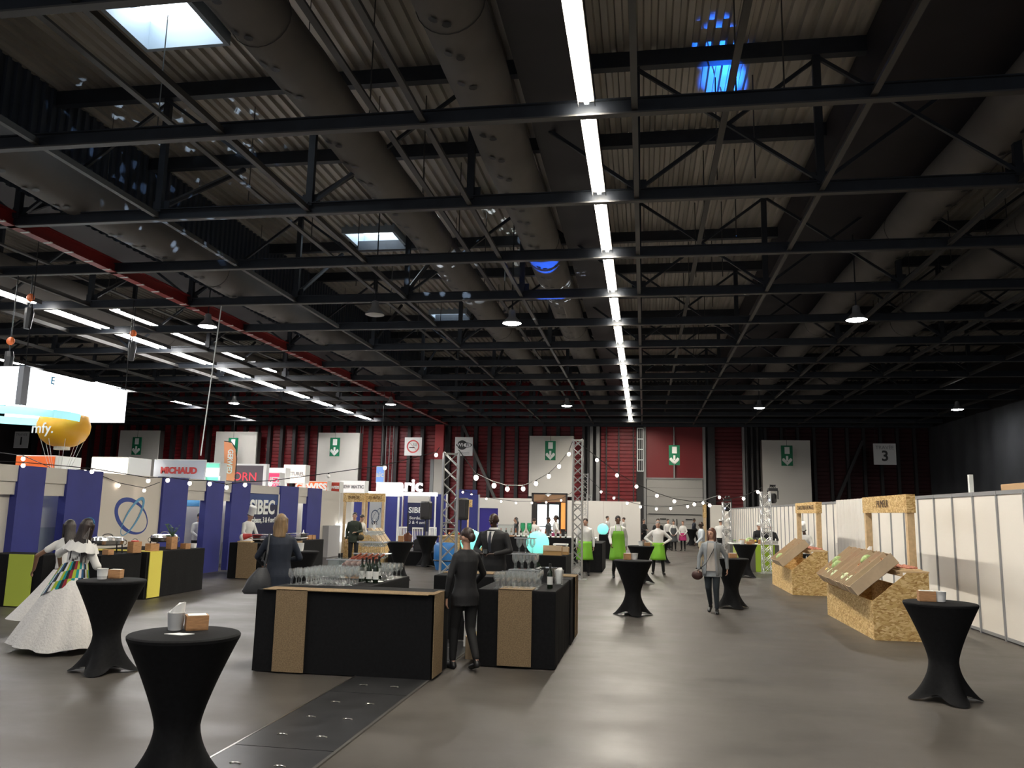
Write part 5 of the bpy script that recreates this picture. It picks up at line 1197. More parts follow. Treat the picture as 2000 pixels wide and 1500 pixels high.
for s in (-1, 1): mk('support_post', MB().box(s * (c - a) * .48 - .03, s * (c - a) * .48 + .03, -.2, -.14, -2.5, 0), M_whitep, t2)
t, w, h = box_sign(735, 749, 912, 942, 38.1, mat('blue_sign', (.12, .25, .6), .5, emit=.5, ecol=(.3, .5, 1)), 'small blue hanging sign above the glowing box', 'aic', M_paper, .35, .2, sup=False); mk('hang_cable', MB().rod((0, .1, h), (0, .1, ZC - t.location.z + .05), .012, 4), M_blk, t)
# booth walls in the bright hall behind
for i, (x0, x1, Y) in enumerate(((-22, -16.5, 26), (-30, -24, 33), (-22, -15.5, 38))):
    t = thing('white_booth', 'white booth walls behind the blue facade, %s row' % ORD[i], 'booth', ((x0 + x1) / 2, Y, 0)); w = (x1 - x0) / 2
    mk('back_panel', MB().box(-w, w, 0, .06, 0, 2.5), M_white, t); mk('side_panel', MB().box(w - .06, w, -3, 0, 0, 2.5), M_white, t)
# hot air balloon and big hanging cube
t = thing('air_balloon', 'yellow hot air balloon prop with white lettering under the hanging sign', 'balloon', aty(122, 862, 21.0)); t.location.z = 0; bx = aty(122, 850, 21.0)
rr = 49 / 1578 * 21.0 * 1.08; zc_ = aty(122, 835, 21.0).z
mk('envelope', MB().loft([(0, 0, zc_ - rr * .8, rr * .28, rr * .28), (0, 0, zc_ - rr * .72, rr * .55, rr * .55), (0, 0, zc_ - rr * .5, rr * .82, rr * .82), (0, 0, zc_ - rr * .2, rr * .97, rr * .97), (0, 0, zc_ + rr * .1, rr, rr), (0, 0, zc_ + rr * .5, rr * .87, rr * .87), (0, 0, zc_ + rr * .85, rr * .5, rr * .5), (0, 0, zc_ + rr, rr * .05, rr * .05)], 28), mat('balloon_yellow', (.85, .42, .02), .4), t, True)
mk('collar', MB().lathe([(rr * .3, zc_ - rr * .92), (rr * .3, zc_ - rr * .78)], 20), mat('balloon_white', (.8, .78, .7), .5), t)
bz = aty(122, 935, 21.0).z - .5
for k_ in range(8): a = k_ * PI / 4; mk('basket_line', MB().rod((rr * .8 * math.cos(a), rr * .8 * math.sin(a), zc_ - rr * .5), (.1 * math.cos(a), .1 * math.sin(a), bz + .3), .007, 4), M_whitep, t)
mk('basket', MB().bbox(-.2, .2, -.2, .2, bz, bz + .3, .02), M_wood, t); mk('basket_stand', MB().rod((0, 0, 0), (0, 0, bz), .03, 8), M_whitep, t)
text('mfy.', 'lettering', M_paper, t, (-rr * .12, -rr - .03, zc_ - .1), FACE, .42, .004, bold=.005)
t = thing('hanging_banner_cube', 'large overexposed white illuminated hanging sign at the left edge', 'sign', (0, 0, 0))
BX = -16.0; yN, yF = atx(45, 770, BX).y, atx(244, 790, BX).y; zt = atx(244, 762, BX).z; zb_ = atx(244, 826, BX).z
M_ban = mat('banner_lit', (.9, .93, .95), .5, emit=1.4, ecol=(.93, .98, 1)); M_cyan = mat('banner_cyan', (.35, .8, .85), .5, emit=.7, ecol=(.45, .9, .95))
mk('light_box', MB().box(BX - .06, BX, yN, yF, zb_, zt), M_ban, t); mk('light_box', MB().box(BX - 4.2, BX - .06, yN - .06, yN, zb_, zt), M_ban, t); mk('light_box', MB().box(BX - 4.2, BX, yF, yF + .06, zb_, zt), M_ban, t)
mk('grey_edge', MB().box(BX - .12, BX + .03, yN - .1, yN + .12, zb_, zt), mat('banner_grey_edge', (.3, .32, .35), .5), t)
b = MB(); n = 20; R_ = 1.7; cx_, cy_ = BX - 1.6, yN + 1.7
for i in range(n): a0, a1 = 2 * PI * i / n, 2 * PI * (i + 1) / n; b.add([(cx_ + R_ * math.cos(a0), cy_ + R_ * math.sin(a0), zb_ - .2), (cx_ + R_ * math.cos(a1), cy_ + R_ * math.sin(a1), zb_ - .2), (cx_ + R_ * math.cos(a1), cy_ + R_ * math.sin(a1), zb_ + .02), (cx_ + R_ * math.cos(a0), cy_ + R_ * math.sin(a0), zb_ + .02)], [(0, 1, 2, 3)])
mk('cyan_ring', b, M_cyan, t)
text('E', 'lettering', mat('banner_blue', (.15, .5, .8), .5), t, (BX + .01, yN + 1.0, zt - .22), SIDE, .3, .01)
for q_ in ((BX - .03, yN), (BX - .03, yF), (BX - 4.1, yN)): mk('hang_cable', MB().rod((q_[0], q_[1], zt), (q_[0], q_[1], 8.3), .015, 4), M_blk, t)
# feather flag
q = aty(443, 905, 25); t = thing('feather_flag', 'orange feather flag with white vertical lettering', 'flag', (q.x, 25, 0))
zb_ = aty(443, 938, 25).z; zt = aty(443, 862, 25).z; H_ = zt - zb_
pts = [(-.12, 0, zb_ + .12), (.0, 0, zb_), (.30, 0, zb_ - .02), (.32, 0, zb_ + H_ * .55), (.26, 0, zb_ + H_ * .8), (.1, 0, zb_ + H_ * .96), (-.16, 0, zt), (-.1, 0, zb_ + H_ * .5)]
mk('flag_cloth', MB().prism(pts, (0, .015, 0)), mat('flag_orange', (.85, .33, .16), .7), t)
mk('flag_pole', MB().tube([(.33, .01, 0), (.34, .01, zb_ + H_ * .55), (.28, .01, zb_ + H_ * .82), (.1, .01, zb_ + H_ * .985), (-.16, .01, zt + .01)], .015, 6), M_blk, t)
mk('flag_foot', MB().box(.15, .5, -.15, .2, 0, .03), M_blk, t)
text('GERWED', 'lettering', M_paper, t, (.1, -.006, zb_ + H_ * .48), (PI / 2, PI / 2, 0), .26, .003, sx=.75, bold=.008)
# top decoration of the glass tower
q = thing('posy', 'small dried flower posy on top of the left glass tower', 'plant', (-3.86, 11.42, 1.6)); mk('vase', MB().lathe([(.01, 0), (.02, 0), (.02, .06), (.012, .1)], 10), M_paper, q, True)
for k_ in range(6): a = k_; mk('leaf', MB().bar((0, 0, .05), (.05 * math.cos(a), .04 * math.sin(a), .08 + .02 * (k_ % 3)), .012, .004), M_dark, q)
mk('candle', MB().rod((0, 0, .05), (0, 0, .14), .008, 6), M_paper, q)

# ================================================================ PEOPLE
def rotx(a): return Matrix.Rotation(a, 3, 'X')
POSES = {   # elbow, wrist, hand direction for the +x side, unit height 1.75, person faces -y
    'down': ((.235, .02, 1.13), (.245, -.03, .88), (.02, -.12, -1)),
    'hip': ((.40, .07, 1.16), (.195, -.03, 1.02), (-.55, -.75, -.35)),
    'front': ((.25, -.03, 1.14), (.10, -.25, 1.10), (-.85, -.45, .0)),
    'low': ((.24, -.03, 1.13), (.12, -.20, .93), (-.7, -.3, -.4)),
    'fwd': ((.25, -.10, 1.16), (.16, -.34, 1.05), (-.15, -1, -.15)),
    'head': ((.42, -.05, 1.52), (.17, -.06, 1.72), (-1, .05, .1)),
    'rest': ((.31, -.10, 1.16), (.30, -.33, 1.00), (.1, -1, -.12)),
    'out': ((.42, -.02, 1.22), (.50, -.16, 1.02), (.5, -.6, -.5)),
    'swf': ((.24, -.08, 1.15), (.22, -.27, .97), (-.05, -.6, -.8)),
    'swb': ((.25, .13, 1.15), (.26, .16, .90), (0, .1, -1)),
    'back': ((.27, .09, 1.15), (.12, .17, .98), (-.9, .2, -.2)),
}
LEGS = {'stand': (((.095, -.015, .50), (.10, .02, .10)), ((.095, -.015, .50), (.10, .02, .10))),
        'walk': (((.09, -.17, .52), (.09, -.25, .11)), ((.09, .03, .50), (.09, .30, .18))),
        'walk2': (((.09, -.10, .51), (.10, -.10, .10)), ((.08, .01, .50), (.07, .20, .15))),
        'wide': (((.14, -.03, .50), (.17, .0, .10)), ((.14, -.03, .50), (.17, .02, .10)))}
def remesh(name, mb, m, vox, parent, smooth=2, label=None):
    me = bpy.data.meshes.new(name); me.from_pydata(mb.v, [], mb.f)
    o = bpy.data.objects.new(name, me); COL.objects.link(o)
    md = o.modifiers.new('r', 'REMESH'); md.mode = 'VOXEL'; md.voxel_size = vox; md.use_smooth_shade = True
    sm = o.modifiers.new('s', 'SMOOTH'); sm.factor = .5; sm.iterations = smooth
    dg = bpy.context.evaluated_depsgraph_get(); me2 = bpy.data.meshes.new_from_object(o.evaluated_get(dg))
    bpy.data.objects.remove(o); me2.name = name; me2.materials.clear(); me2.materials.append(m)
    me2.polygons.foreach_set('use_smooth', [True] * len(me2.polygons))
    o = link(bpy.data.objects.new(name, me2), parent)
    if label: o['label'] = label
    return o
def person(lab, x, y, face, h=1.72, top=None, bottom=None, arms=('down', 'down'), legs='stand', lean=0, skin=None, hair=(.02, .012, .01), style='short',
           sex='m', hem=.80, sleeve='long', apron=None, apron_top=False, hat=None, shoes=None, skirt=None, head=(0, 0), wide=1.0, extra=None, side=0, collar=None, name='person', armov=None):
    far = y > 33; near = y < 19
    vox = .0095 if near else (.0125 if not far else .018); gv = .013 if near else (.016 if not far else .024)
    t = thing(name, lab, 'person', (x, y, 0), face); s = h / 1.75
    t.scale = (s, s, s); t['pose'] = 'standing'
    U = Matrix.Translation((0, 0, .95)) @ Matrix.Rotation(side, 4, 'Y') @ Matrix.Rotation(-lean if False else lean, 4, 'X') @ Matrix.Translation((0, 0, -.95))
    up = lambda p: U @ V(p)
    f = .9 if sex == 'f' else 1.0; sw = (.165 if sex == 'f' else .19) * wide
    skin = skin or M_skin; B = MB()
    def torso(b, inf, z0, flare=0, ztop=1.475):
        R_ = [(.80, .155, .11), (.90, .165 * (1.03 if sex == 'f' else 1), .118), (1.0, .155 * f if sex == 'm' else .138, .105), (1.10, .15 * f if sex == 'm' else .125, .104), (1.22, .155 * f, .115), (1.33, .17 * f, .118), (1.41, sw - .02, .09), (1.445, sw * .68, .07), (1.475, .07, .06)]
        rr = []
        for z, rx, ry in R_:
            if z < z0 - .001 or z > ztop + .001: continue
            fl_ = flare * max(0, (1.05 - z) / .25)
            rr.append((z, (rx * wide if z < 1.4 else rx) + inf + fl_, ry * wide + inf + fl_ * .8))
        if z0 < .8: rr.insert(0, (z0, .158 * wide + inf + flare, .118 * wide + inf + flare))
        k = MB(); k.loft([(0, 0, z, a, c) for z, a, c in rr], 20)
        for i in range(len(k.v)):
            p = V(k.v[i]); k.v[i] = tuple(up(p) if p.z > .95 else p)
        b.add(k.v, k.f)
    torso(B, -.006, .80)
    # neck and head
    hp = up((0, -.01, 1.62)); B.cap(up((0, .01, 1.44)), up((0, -.002, 1.56)), .056 * f, .052 * f, 12)
    HM = Matrix.Translation(hp) @ U.to_3x3().to_4x4() @ Matrix.Rotation(head[0], 4, 'Z') @ Matrix.Rotation(head[1], 4, 'X')
    hd = MB(); hd.ell((0, .012, .022), (.072, .092, .095), 18, 12); hd.ell((0, -.018, -.045), (.052, .058, .062), 14, 9); hd.ell((0, -.045, -.078), (.026, .022, .02), 8, 6)
    hd.cap((0, -.082, .012), (0, -.102, -.022), .009, .015, 8); hd.cap((-.03, -.076, .026), (.03, -.076, .026), .012, .012, 8)
    for q in (-1, 1): hd.ell((q * .073, .012, -.005), (.012, .02, .03), 8, 6)
    hd.xf(HM); B.add(hd.v, hd.f)
    sl, hands, elb = [], [], []
    for k_, sg in ((0, 1), (1, -1)):
        E_, W_, D_ = (armov[k_] if armov and armov[k_] else POSES[arms[k_]])
        sx = lambda p: V((p[0] * sg * (wide if p[2] < 2 else 1), p[1], p[2]))
        Sh = up((sg * (sw - .022), .005, 1.385)); E = up(sx(E_)); Wt = up(sx(W_)); D = (U.to_3x3() @ V((D_[0] * sg, D_[1], D_[2]))).normalized()
        B.cap(Sh, E, .047 * f, .039 * f, 12); B.cap(E, Wt, .038 * f, .026 * f, 12)
        # hand
        N = V((-sg, 0, 0)) if abs(D.z) > .6 else V((0, 0, -1)); L_ = D.cross(N).normalized(); N = L_.cross(D).normalized()
        if L_.dot(V((0, -1, 0))) < 0 and abs(D.z) > .6: L_ = -L_
        if abs(D.z) <= .6 and L_.dot(V((-sg, 0, 0))) < 0: L_ = -L_
        P0 = Wt + D * .015; P1 = Wt + D * .078; B.cap(P0, P1, .027, .036, 12, .42, L_)
        for q, (o_, ln) in enumerate(((.029, .058), (.0095, .068), (-.0095, .064), (-.028, .05))):
            a = P1 + L_ * o_ + D * .012; m1 = a + (D * .85 + N * .35).normalized() * ln * .55; e1 = m1 + (D * .5 + N * .8).normalized() * ln * .5
            B.cap(a, m1, .0092, .0085, 6); B.cap(m1, e1, .0085, .0072, 6)
        a = Wt + D * .03 + L_ * .026; m1 = a + (D * .6 + L_ * .75 + N * .2).normalized() * .034; B.cap(a, m1, .0125, .0105, 6); B.cap(m1, m1 + (D * .9 + L_ * .3 + N * .3).normalized() * .03, .0105, .0085, 6)
        sl.append((Sh, E, Wt)); hands.append(Wt + D * .09)
    lg = []
    for k_, sg in ((0, 1), (1, -1)):
        K, A = LEGS[legs][k_]; K = V((K[0] * sg, K[1], K[2])); A = V((A[0] * sg, A[1], A[2])); H_ = V((sg * .09, 0, .88))
        B.cap(H_, K, .078, .052, 12); B.cap(K, A, .050, .033, 12)
        flat = A.z < .14; toe = V((A.x + sg * .03, A.y - .16, .035)) if flat else V((A.x + sg * .01, A.y - .13, .035)); heel = V((A.x, A.y + .035, A.z - .06 if not flat else .04))
        B.cap(heel, toe, .033, .03, 10, .8, V((1, 0, 0))); B.cap(A, heel, .034, .033, 10)
        lg.append((H_, K, A, heel, toe))
    remesh('body', B, skin, vox, t)
    # shoes
    for H_, K, A, heel, toe in lg:
        b = MB(); b.cap(heel + V((0, 0, 0)), toe, .04, .04, 12, .78, V((1, 0, 0))); b.cap(A + V((0, 0, -.02)), heel, .04, .04, 10)
        for i in range(len(b.v)):
            p = b.v[i]
            if p[2] < .004: b.v[i] = (p[0], p[1], .002)
        mk('shoe', b, shoes or M_blk, t, True)
    # lower garment
    if bottom:
        b = MB(); torso(b, .012, .80, 0, 1.10)
        for H_, K, A, heel, toe in lg: b.cap(H_, K, .092, .068, 14); b.cap(K, A + V((0, 0, .02)), .066, .052 if sex == 'm' else .045, 14)
        remesh('trousers', b, bottom, gv, t)
    if skirt:
        sm_, zl, fl_ = skirt; b = MB(); rings = []
        for k_ in range(9):
            u = k_ / 8; z = 1.02 - (1.02 - zl) * u; rx = .155 + fl_ * u; rings.append([((rx + .012 * u * math.sin(i * 1.7)) * math.cos(2 * PI * i / 28), (rx * .8 + .012 * u * math.cos(i * 1.3)) * math.sin(2 * PI * i / 28), z) for i in range(28)])
        mk('skirt', b.loft(rings, 28, True), sm_, t, True)
    if top:
        b = MB(); torso(b, .014, hem, .012 if hem < .9 else 0)
        for Sh, E, Wt in sl:
            if sleeve == 'long': b.cap(Sh, E, .060 * f, .050 * f, 14); b.cap(E, Wt - (Wt - E).normalized() * .01, .049 * f, .037 * f, 14)
            elif sleeve == 'elbow': b.cap(Sh, E, .066 * f, .056 * f, 14); b.cap(E, E.lerp(Wt, .12), .055, .052, 12)
            elif sleeve == 'short': b.cap(Sh, Sh.lerp(E, .5), .064 * f, .058 * f, 14)
        remesh('jacket' if hem < .82 else 'shirt', b, top, gv, t)
        if collar is not None:
            b = MB(); c = up((0, -.005, 1.47)); n = 14; vs = []
            for j in range(3):
                for i in range(n): a = 2 * PI * i / n; r_ = (.075, .068, .082)[j]; vs.append(U @ V((r_ * math.cos(a), -.003 + r_ * .9 * math.sin(a), (1.455, 1.51, 1.48)[j])))
            b.add(vs, [(j * n + i, j * n + (i + 1) % n, (j + 1) * n + (i + 1) % n, (j + 1) * n + i) for j in range(2) for i in range(n)]); mk('collar', b, collar, t, True)
    if apron:
        am, z0, z1 = apron; b = MB(); n = 15; R_ = []
        zs = [z0 + (z1 - z0) * k_ / 8 for k_ in range(9)]
        for z in zs:
            fl_ = max(0, 1.0 - z) * .12; rr = []; rx = (.172 if z < 1.05 else .168) * wide + .028 + fl_; ry = .132 * wide + .034 + fl_ * 1.3 + (.03 if z < .8 else 0)
            wa = 1.35 if z < 1.06 else 1.35 - (z - 1.06) * 2.2
            for i in range(n):
                a = -PI / 2 + (i / (n - 1) - .5) * 2 * wa; w = .008 * math.sin(i * 1.5 + z * 3) * (1 if z < .95 else 0)
                p = V(((rx + w) * math.cos(a), (ry + w) * math.sin(a), z)); rr.append(up(p) if z > .95 else p)
            R_ += rr
        b.add(R_, [(k_ * n + i, k_ * n + i + 1, (k_ + 1) * n + i + 1, (k_ + 1) * n + i) for k_ in range(8) for i in range(n - 1)])
        ap = mk('apron', b, am, t, True, auto=False); sdm = ap.modifiers.new('s', 'SOLIDIFY'); sdm.thickness = .006
        b = MB(); pts = [up(V(((.172 * wide + .022) * math.cos(2 * PI * i / 20), (.125 * wide + .028) * math.sin(2 * PI * i / 20), 1.03))) for i in range(21)]; b.tube(pts, .009, 5)
        if z1 > 1.2:
            for sg in (-1, 1): b.tube([up((sg * .08, -.16, z1)), up((sg * .075, -.1, 1.46)), up((sg * .05, .06, 1.49))], .008, 5)
        mk('apron_strap', b, am, t)
    # hair, face
    mh = mat('hair_%d_%d' % (int(hair[0] * 1000), int(hair[1] * 1000)), hair, .45, noise=.45, nscale=30, nstretch=(1, 1, .15), bump=.3, bscale=90)
    b = MB()
    if style != 'bald':
        b.ell((0, .022, .046), (.080, .095, .088), 18, 10)
        if style == 'bun': b.ell((0, .095, .0), (.055, .05, .06), 12, 8)
        if style in ('long', 'wavy'):
            w_ = .078 if style == 'long' else .088
            b.loft([(0, .085, -.30 if style == 'long' else -.2, .055, .03), (0, .08, -.2, w_, .042), (0, .06, -.08, w_, .055), (0, .045, .04, .082, .075), (0, .04, .08, .06, .06)], 16)
            if style == 'wavy': b.ell((0, .045, -.07), (.102, .07, .13), 16, 10)
            for q in (-1, 1): b.cap((q * .072, .0, .05), (q * .078, -.02, -.2 if style == 'long' else -.12), .026, .018, 8)
    else: b.ell((0, .028, -.015), (.0745, .08, .045), 14, 8)
    b.xf(HM)
    if style == 'bald': mk('hair_fringe', b, mh, t, True)
    else: remesh('hair', b, mh, .011 if near else .014, t, 1)
    if not far:
        e = MB(); 
        for q in (-1, 1): e.ell((q * .03, -.0795, .006), (.011, .006, .005), 8, 6)
        e.xf(HM); mk('eyes', e, M_paper if False else mat('eye_white', (.5, .48, .45), .3), t, True)
        e = MB()
        for q in (-1, 1): e.ell((q * .03, -.0845, .006), (.005, .003, .005), 8, 6)
        e.xf(HM); mk('pupils', e, M_blk, t, True)
        e = MB()
        for q in (-1, 1): e.bar((q * .016, -.0875, .03), (q * .044, -.0795, .029), .004, .0045)
        e.xf(HM); mk('eyebrows', e, mh, t)
        e = MB(); e.ell((0, -.078, -.052), (.023, .008, .007), 10, 5); e.xf(HM); mk('mouth', e, mat('lips', (.30, .09, .08), .4), t, True)
    if hat == 'toque':
        b = MB(); b.loft([(0, .015, .045, .082, .1), (0, .015, .10, .083, .1), (0, .02, .20, .095, .11), (0, .02, .29, .105, .115), (0, .02, .31, .08, .09), (0, .02, .31, .01, .01)], 20); b.xf(HM); mk('chef_hat', b, M_paper, t, True)
    if hat == 'cap':
        b = MB(); b.loft([(0, .015, .05, .084, .1), (0, .015, .10, .085, .1), (0, .02, .125, .07, .09), (0, .02, .13, .01, .01)], 18); b.xf(HM); mk('cook_cap', b, M_paper, t, True)
    if extra: extra(t, up, HM, hands)
    return t
M_suit = mat('black_suit', (.010, .010, .012), .75, bump=.2, bscale=12); M_navy = mat('navy_wool', (.012, .017, .03), .85, bump=.2, bscale=14)
M_apg = mat('apple_green', (.16, .42, .02), .7); M_appk = mat('fuchsia_cloth', (.42, .02, .14), .7); M_trou = mat('black_trousers', (.008, .008, .009), .8); M_apgr = mat('grey_apron', (.06, .065, .07), .8)
TR = [(.76, .165, .12), (.90, .17, .125), (1.0, .150, .112), (1.10, .139, .105), (1.22, .157, .118), (1.33, .172, .122), (1.41, .172, .098), (1.46, .12, .08)]
def TP(up, x, z, o=0, wide=1.0, f=1.0):      # point on the clothed chest surface
    for (z0, a0, b0), (z1, a1, b1) in zip(TR[:-1], TR[1:]):
        if z <= z1: break
    t_ = min(1, max(0, (z - z0) / (z1 - z0))); rx = (a0 + (a1 - a0) * t_) * f * wide + .014; ry = (b0 + (b1 - b0) * t_) * wide + .014
    c = math.sqrt(max(.04, 1 - (x / rx) ** 2)); return up((x, -(ry + o) * c, z))
def strip(up, fx0, fx1, z0, z1, o, wide=1.0, f=1.0, nz_=9, nx_=5):
    b = MB(); vs = []
    for j in range(nz_):
        z = z0 + (z1 - z0) * j / (nz_ - 1); a_, c_ = fx0(z), fx1(z)
        for i in range(nx_): vs.append(TP(up, a_ + (c_ - a_) * i / (nx_ - 1), z, o, wide, f))
    return b.add(vs, [(j * nx_ + i, j * nx_ + i + 1, (j + 1) * nx_ + i + 1, (j + 1) * nx_ + i) for j in range(nz_ - 1) for i in range(nx_ - 1)])
def suit_front(tie, wide=1.0):
    def fx(t, up, HM, hands):
        w = lambda z: max(.002, (z - 1.10) * .19)
        mk('shirt_front', strip(up, lambda z: -w(z), w, 1.11, 1.455, .014, wide), M_shirt, t, True)
        if tie: mk('tie', strip(up, lambda z: -(.026 if z < 1.4 else .018), lambda z: (.026 if z < 1.4 else .018), 1.13, 1.45, .022, wide, nx_=3), tie, t, True)
        for s_ in (-1, 1): mk('lapel', strip(up, lambda z: s_ * (w(z) - .004), lambda z: s_ * (w(z) + .035 * min(1, (z - 1.08) * 5)), 1.10, 1.45, .020, wide, nx_=3), M_suit, t, True)
    return fx
def shirt_btn(t, up, HM, hands):
    b = MB()
    for k_ in range(4): b.ell(up((0, -.137, 1.12 + k_ * .08)), (.006, .004, .006), 6, 4)
    mk('buttons', b, MATS['print_grey'], t)
def fc(deg): return math.radians(deg)
# --- foreground
person('woman in black trouser suit with dark bun, hand resting on the bar', -2.17, 9.97, fc(-140), 1.69, M_suit, M_trou, ('down', 'rest'), 'walk2', .0, M_skin, (.03, .016, .012), 'bun', 'f', .78, head=(.35, .05), armov=(None, None))
person('tall bald man in black suit, white shirt and dark tie looking down behind the bar', -2.62, 14.3, fc(-12), 1.87, M_suit, M_trou, ('front', 'front'), 'stand', .04, M_skin3, (.012, .01, .01), 'bald', 'm', .76, head=(-.25, .28), wide=1.22, extra=suit_front(mat('tie_grey', (.03, .035, .05), .5), 1.22), collar=M_shirt)
def shoulder_bag(t, up, HM, hands):
    mk('shoulder_bag', MB().loft([(.27, .12, .68, .17, .06), (.27, .12, .72, .2, .08), (.25, .12, .88, .15, .07), (.22, .11, 1.02, .06, .03)], 14), mat('bag_grey', (.035, .037, .042), .5, bump=.2, bscale=12), t, True, label='dark grey leather shoulder bag')
    mk('bag_strap', MB().tube([up((.2, .12, 1.0)), up((.17, .13, 1.2)), up((.15, .06, 1.46)), up((.16, -.08, 1.42)), up((.22, -.05, 1.1))], .014, 6), MATS['bag_grey'] if 'bag_grey' in MATS else M_blk, t)
person('woman with shoulder-length blonde hair in navy jacket and skirt seen from behind', -5.12, 11.05, fc(-150), 1.80, M_navy, None, ('fwd', 'front'), 'stand', .03, M_skin, (.20, .125, .06), 'wavy', 'f', .74, skirt=(mat('black_skirt', (.008, .008, .01), .8), .48, .05), head=(-.3, .0), wide=1.12, extra=shoulder_bag)
def grey_jacket(t, up, HM, hands):
    w = lambda z: .10 - .06 * (z - .9)
    mk('pullover', strip(up, lambda z: -w(z), w, .86, 1.43, .014, 1.13, .9, 12, 9), mat('cream_knit', (.42, .39, .36), .8), t, True)
    for s_ in (-1, 1):
        fl = mk('jacket_flap', strip(up, lambda z: s_ * w(z) * .95, lambda z: s_ * (w(z) + .05), .76, 1.45, .026, 1.13, .9, 12, 4), mat('grey_jacket', (.25, .27, .29), .7, bump=.2, bscale=12), t, True); m_ = fl.modifiers.new('s', 'SOLIDIFY'); m_.thickness = .012
    mk('handbag', MB().ell((-.30, -.04, .76), (.12, .07, .1), 14, 10), mat('bag_brown', (.05, .018, .015), .5), t, True, label='dark brown rounded handbag')
    mk('bag_strap', MB().tube([V((-.30, -.07, .84)), up((-.1, -.19, 1.0)), up((.04, -.19, 1.25)), up((.12, -.08, 1.46))], .008, 5), M_blk, t)
person('woman with long auburn hair in open grey jacket and cream top walking forward', 1.33, 16.9, fc(-12), 1.66, mat('grey_jacket', (.25, .27, .29), .7, bump=.2, bscale=12), mat('dark_jeans', (.012, .018, .025), .8), ('swb', 'down'), 'walk2', -.02, M_skin, (.10, .035, .02), 'long', 'f', .74, head=(-.35, 0), extra=grey_jacket, wide=1.13)
# dancer in white
def dress(t, up, HM, hands):
    # full white skirt swinging out to the left
    n = 48; rings = []
    for k_ in range(12):
        u = k_ / 11; z = 1.0 - .93 * u; r_ = .17 + .42 * u ** .8; cx_ = .16 * u; rr = []
        for i in range(n):
            a = 2 * PI * i / n; sw_ = 1 + .28 * u * max(0, math.cos(a - .15)); w = .028 * u * math.sin(a * 9 + 1.5 * u) + .015 * u * math.sin(a * 17)
            rr.append((cx_ + (r_ * sw_ + w) * math.cos(a), (r_ * .85 + w) * math.sin(a), z + .07 * u * max(0, math.cos(a)) + .02 * u * math.sin(a * 5)))
        rings.append(rr)
    mk('full_skirt', MB().loft(rings, n, False), mat('white_broderie', (.70, .68, .66), .85, bump=.5, bscale=35, noise=.06, nscale=40), t, True, auto=False)
    cols = [mat('scarf_blue', (.02, .10, .22), .8), mat('scarf_green', (.35, .45, .03), .8), mat('scarf_red', (.25, .015, .03), .8), mat('scarf_teal', (.0, .25, .25), .8), M_shirt, mat('scarf_black', (.01, .012, .015), .8)]
    b = MB(); n = 40; sr = []
    for j in range(7):
        z = 1.14 - j * .065
        sr += [((.172 + .026 * j + .006 * math.sin(i * 1.1)) * math.cos(2 * PI * i / n) + .02 * j, (.145 + .02 * j + .006 * math.sin(i * 1.4)) * math.sin(2 * PI * i / n), z + (.09 + .02 * j) * math.cos(2 * PI * i / n + .3) * -.5) for i in range(n)]
    b.v = sr
    for j in range(6):
        for i in range(n): b.f.append([j * n + i, j * n + (i + 1) % n, (j + 1) * n + (i + 1) % n, (j + 1) * n + i]); b.m.append([0, 5, 4, 1, 3, 5, 2, 1, 3, 4][(i + j // 2) % 10])
    mk('patterned_shawl', b, cols, t, True, label='multicoloured striped shawl tied round the waist')
    b = MB(); rr = []
    for j in range(3):
        rr.append([((.20 + .03 * j + .012 * math.sin(i * 2.2) * j) * math.cos(2 * PI * i / 30), (.13 + .03 * j) * math.sin(2 * PI * i / 30), 1.43 - .06 * j + .012 * math.sin(i * 2.2)) for i in range(30)])
    b.loft(rr, 30, False); b.v = [tuple(up(p)) for p in b.v]; mk('ruffle_collar', b, M_shirt, t, True)
    b = MB(); b.tube([(-.075 * math.cos(PI * k_ / 8) , .0 + .01 * k_ / 8, .045 + .085 * math.sin(PI * k_ / 8)) for k_ in range(9)], .018, 6); b.xf(HM); mk('head_scarf', b, cols[0:1] + cols[4:5], t)
    rnd = random.Random(5); b = MB()
    for k_ in range(24):
        x_ = rnd.uniform(-.07, .07); b.tube([HM @ V((x_, .06, .02)), HM @ V((x_ * 1.4 - .03, .1, -.15)), HM @ V((x_ * 1.7 - .07, .09, -.36 - rnd.uniform(0, .1)))], .009, 4)
    mk('hair_strands', b, mat('hair_20_12', (.02, .012, .01), .45), t)
person('dancing woman in full white dress with multicoloured shawl seen from behind', -7.35, 9.75, fc(165), 1.70, M_shirt, None, ('out', 'fwd'), 'walk2', .10, M_skin2, (.02, .012, .01), 'long', 'f', .98, 'elbow', head=(.3, .1), shoes=M_paper, extra=dress, side=-.12)
def dress2(t, up, HM, hands):
    b = MB(); rr = []
    for k_ in range(8):
        u = k_ / 7; rr.append([(.1 * u + (.16 + .36 * u) * (1 + .25 * u * max(0, math.cos(a))) * math.cos(a), (.13 + .3 * u + .02 * u * math.sin(a * 9)) * math.sin(a), 1.0 - .72 * u) for a in [2 * PI * i / 36 for i in range(36)]])
    mk('full_skirt', b.loft(rr, 36, False), MATS['white_broderie'], t, True, auto=False)
person('second dancing woman with dark hair half hidden behind the first', -8.24, 10.75, fc(200), 1.65, M_shirt, None, ('out', 'down'), 'stand', .12, M_skin2, (.018, .012, .01), 'long', 'f', .98, 'short', head=(.5, .1), shoes=M_paper, extra=dress2, side=.05)
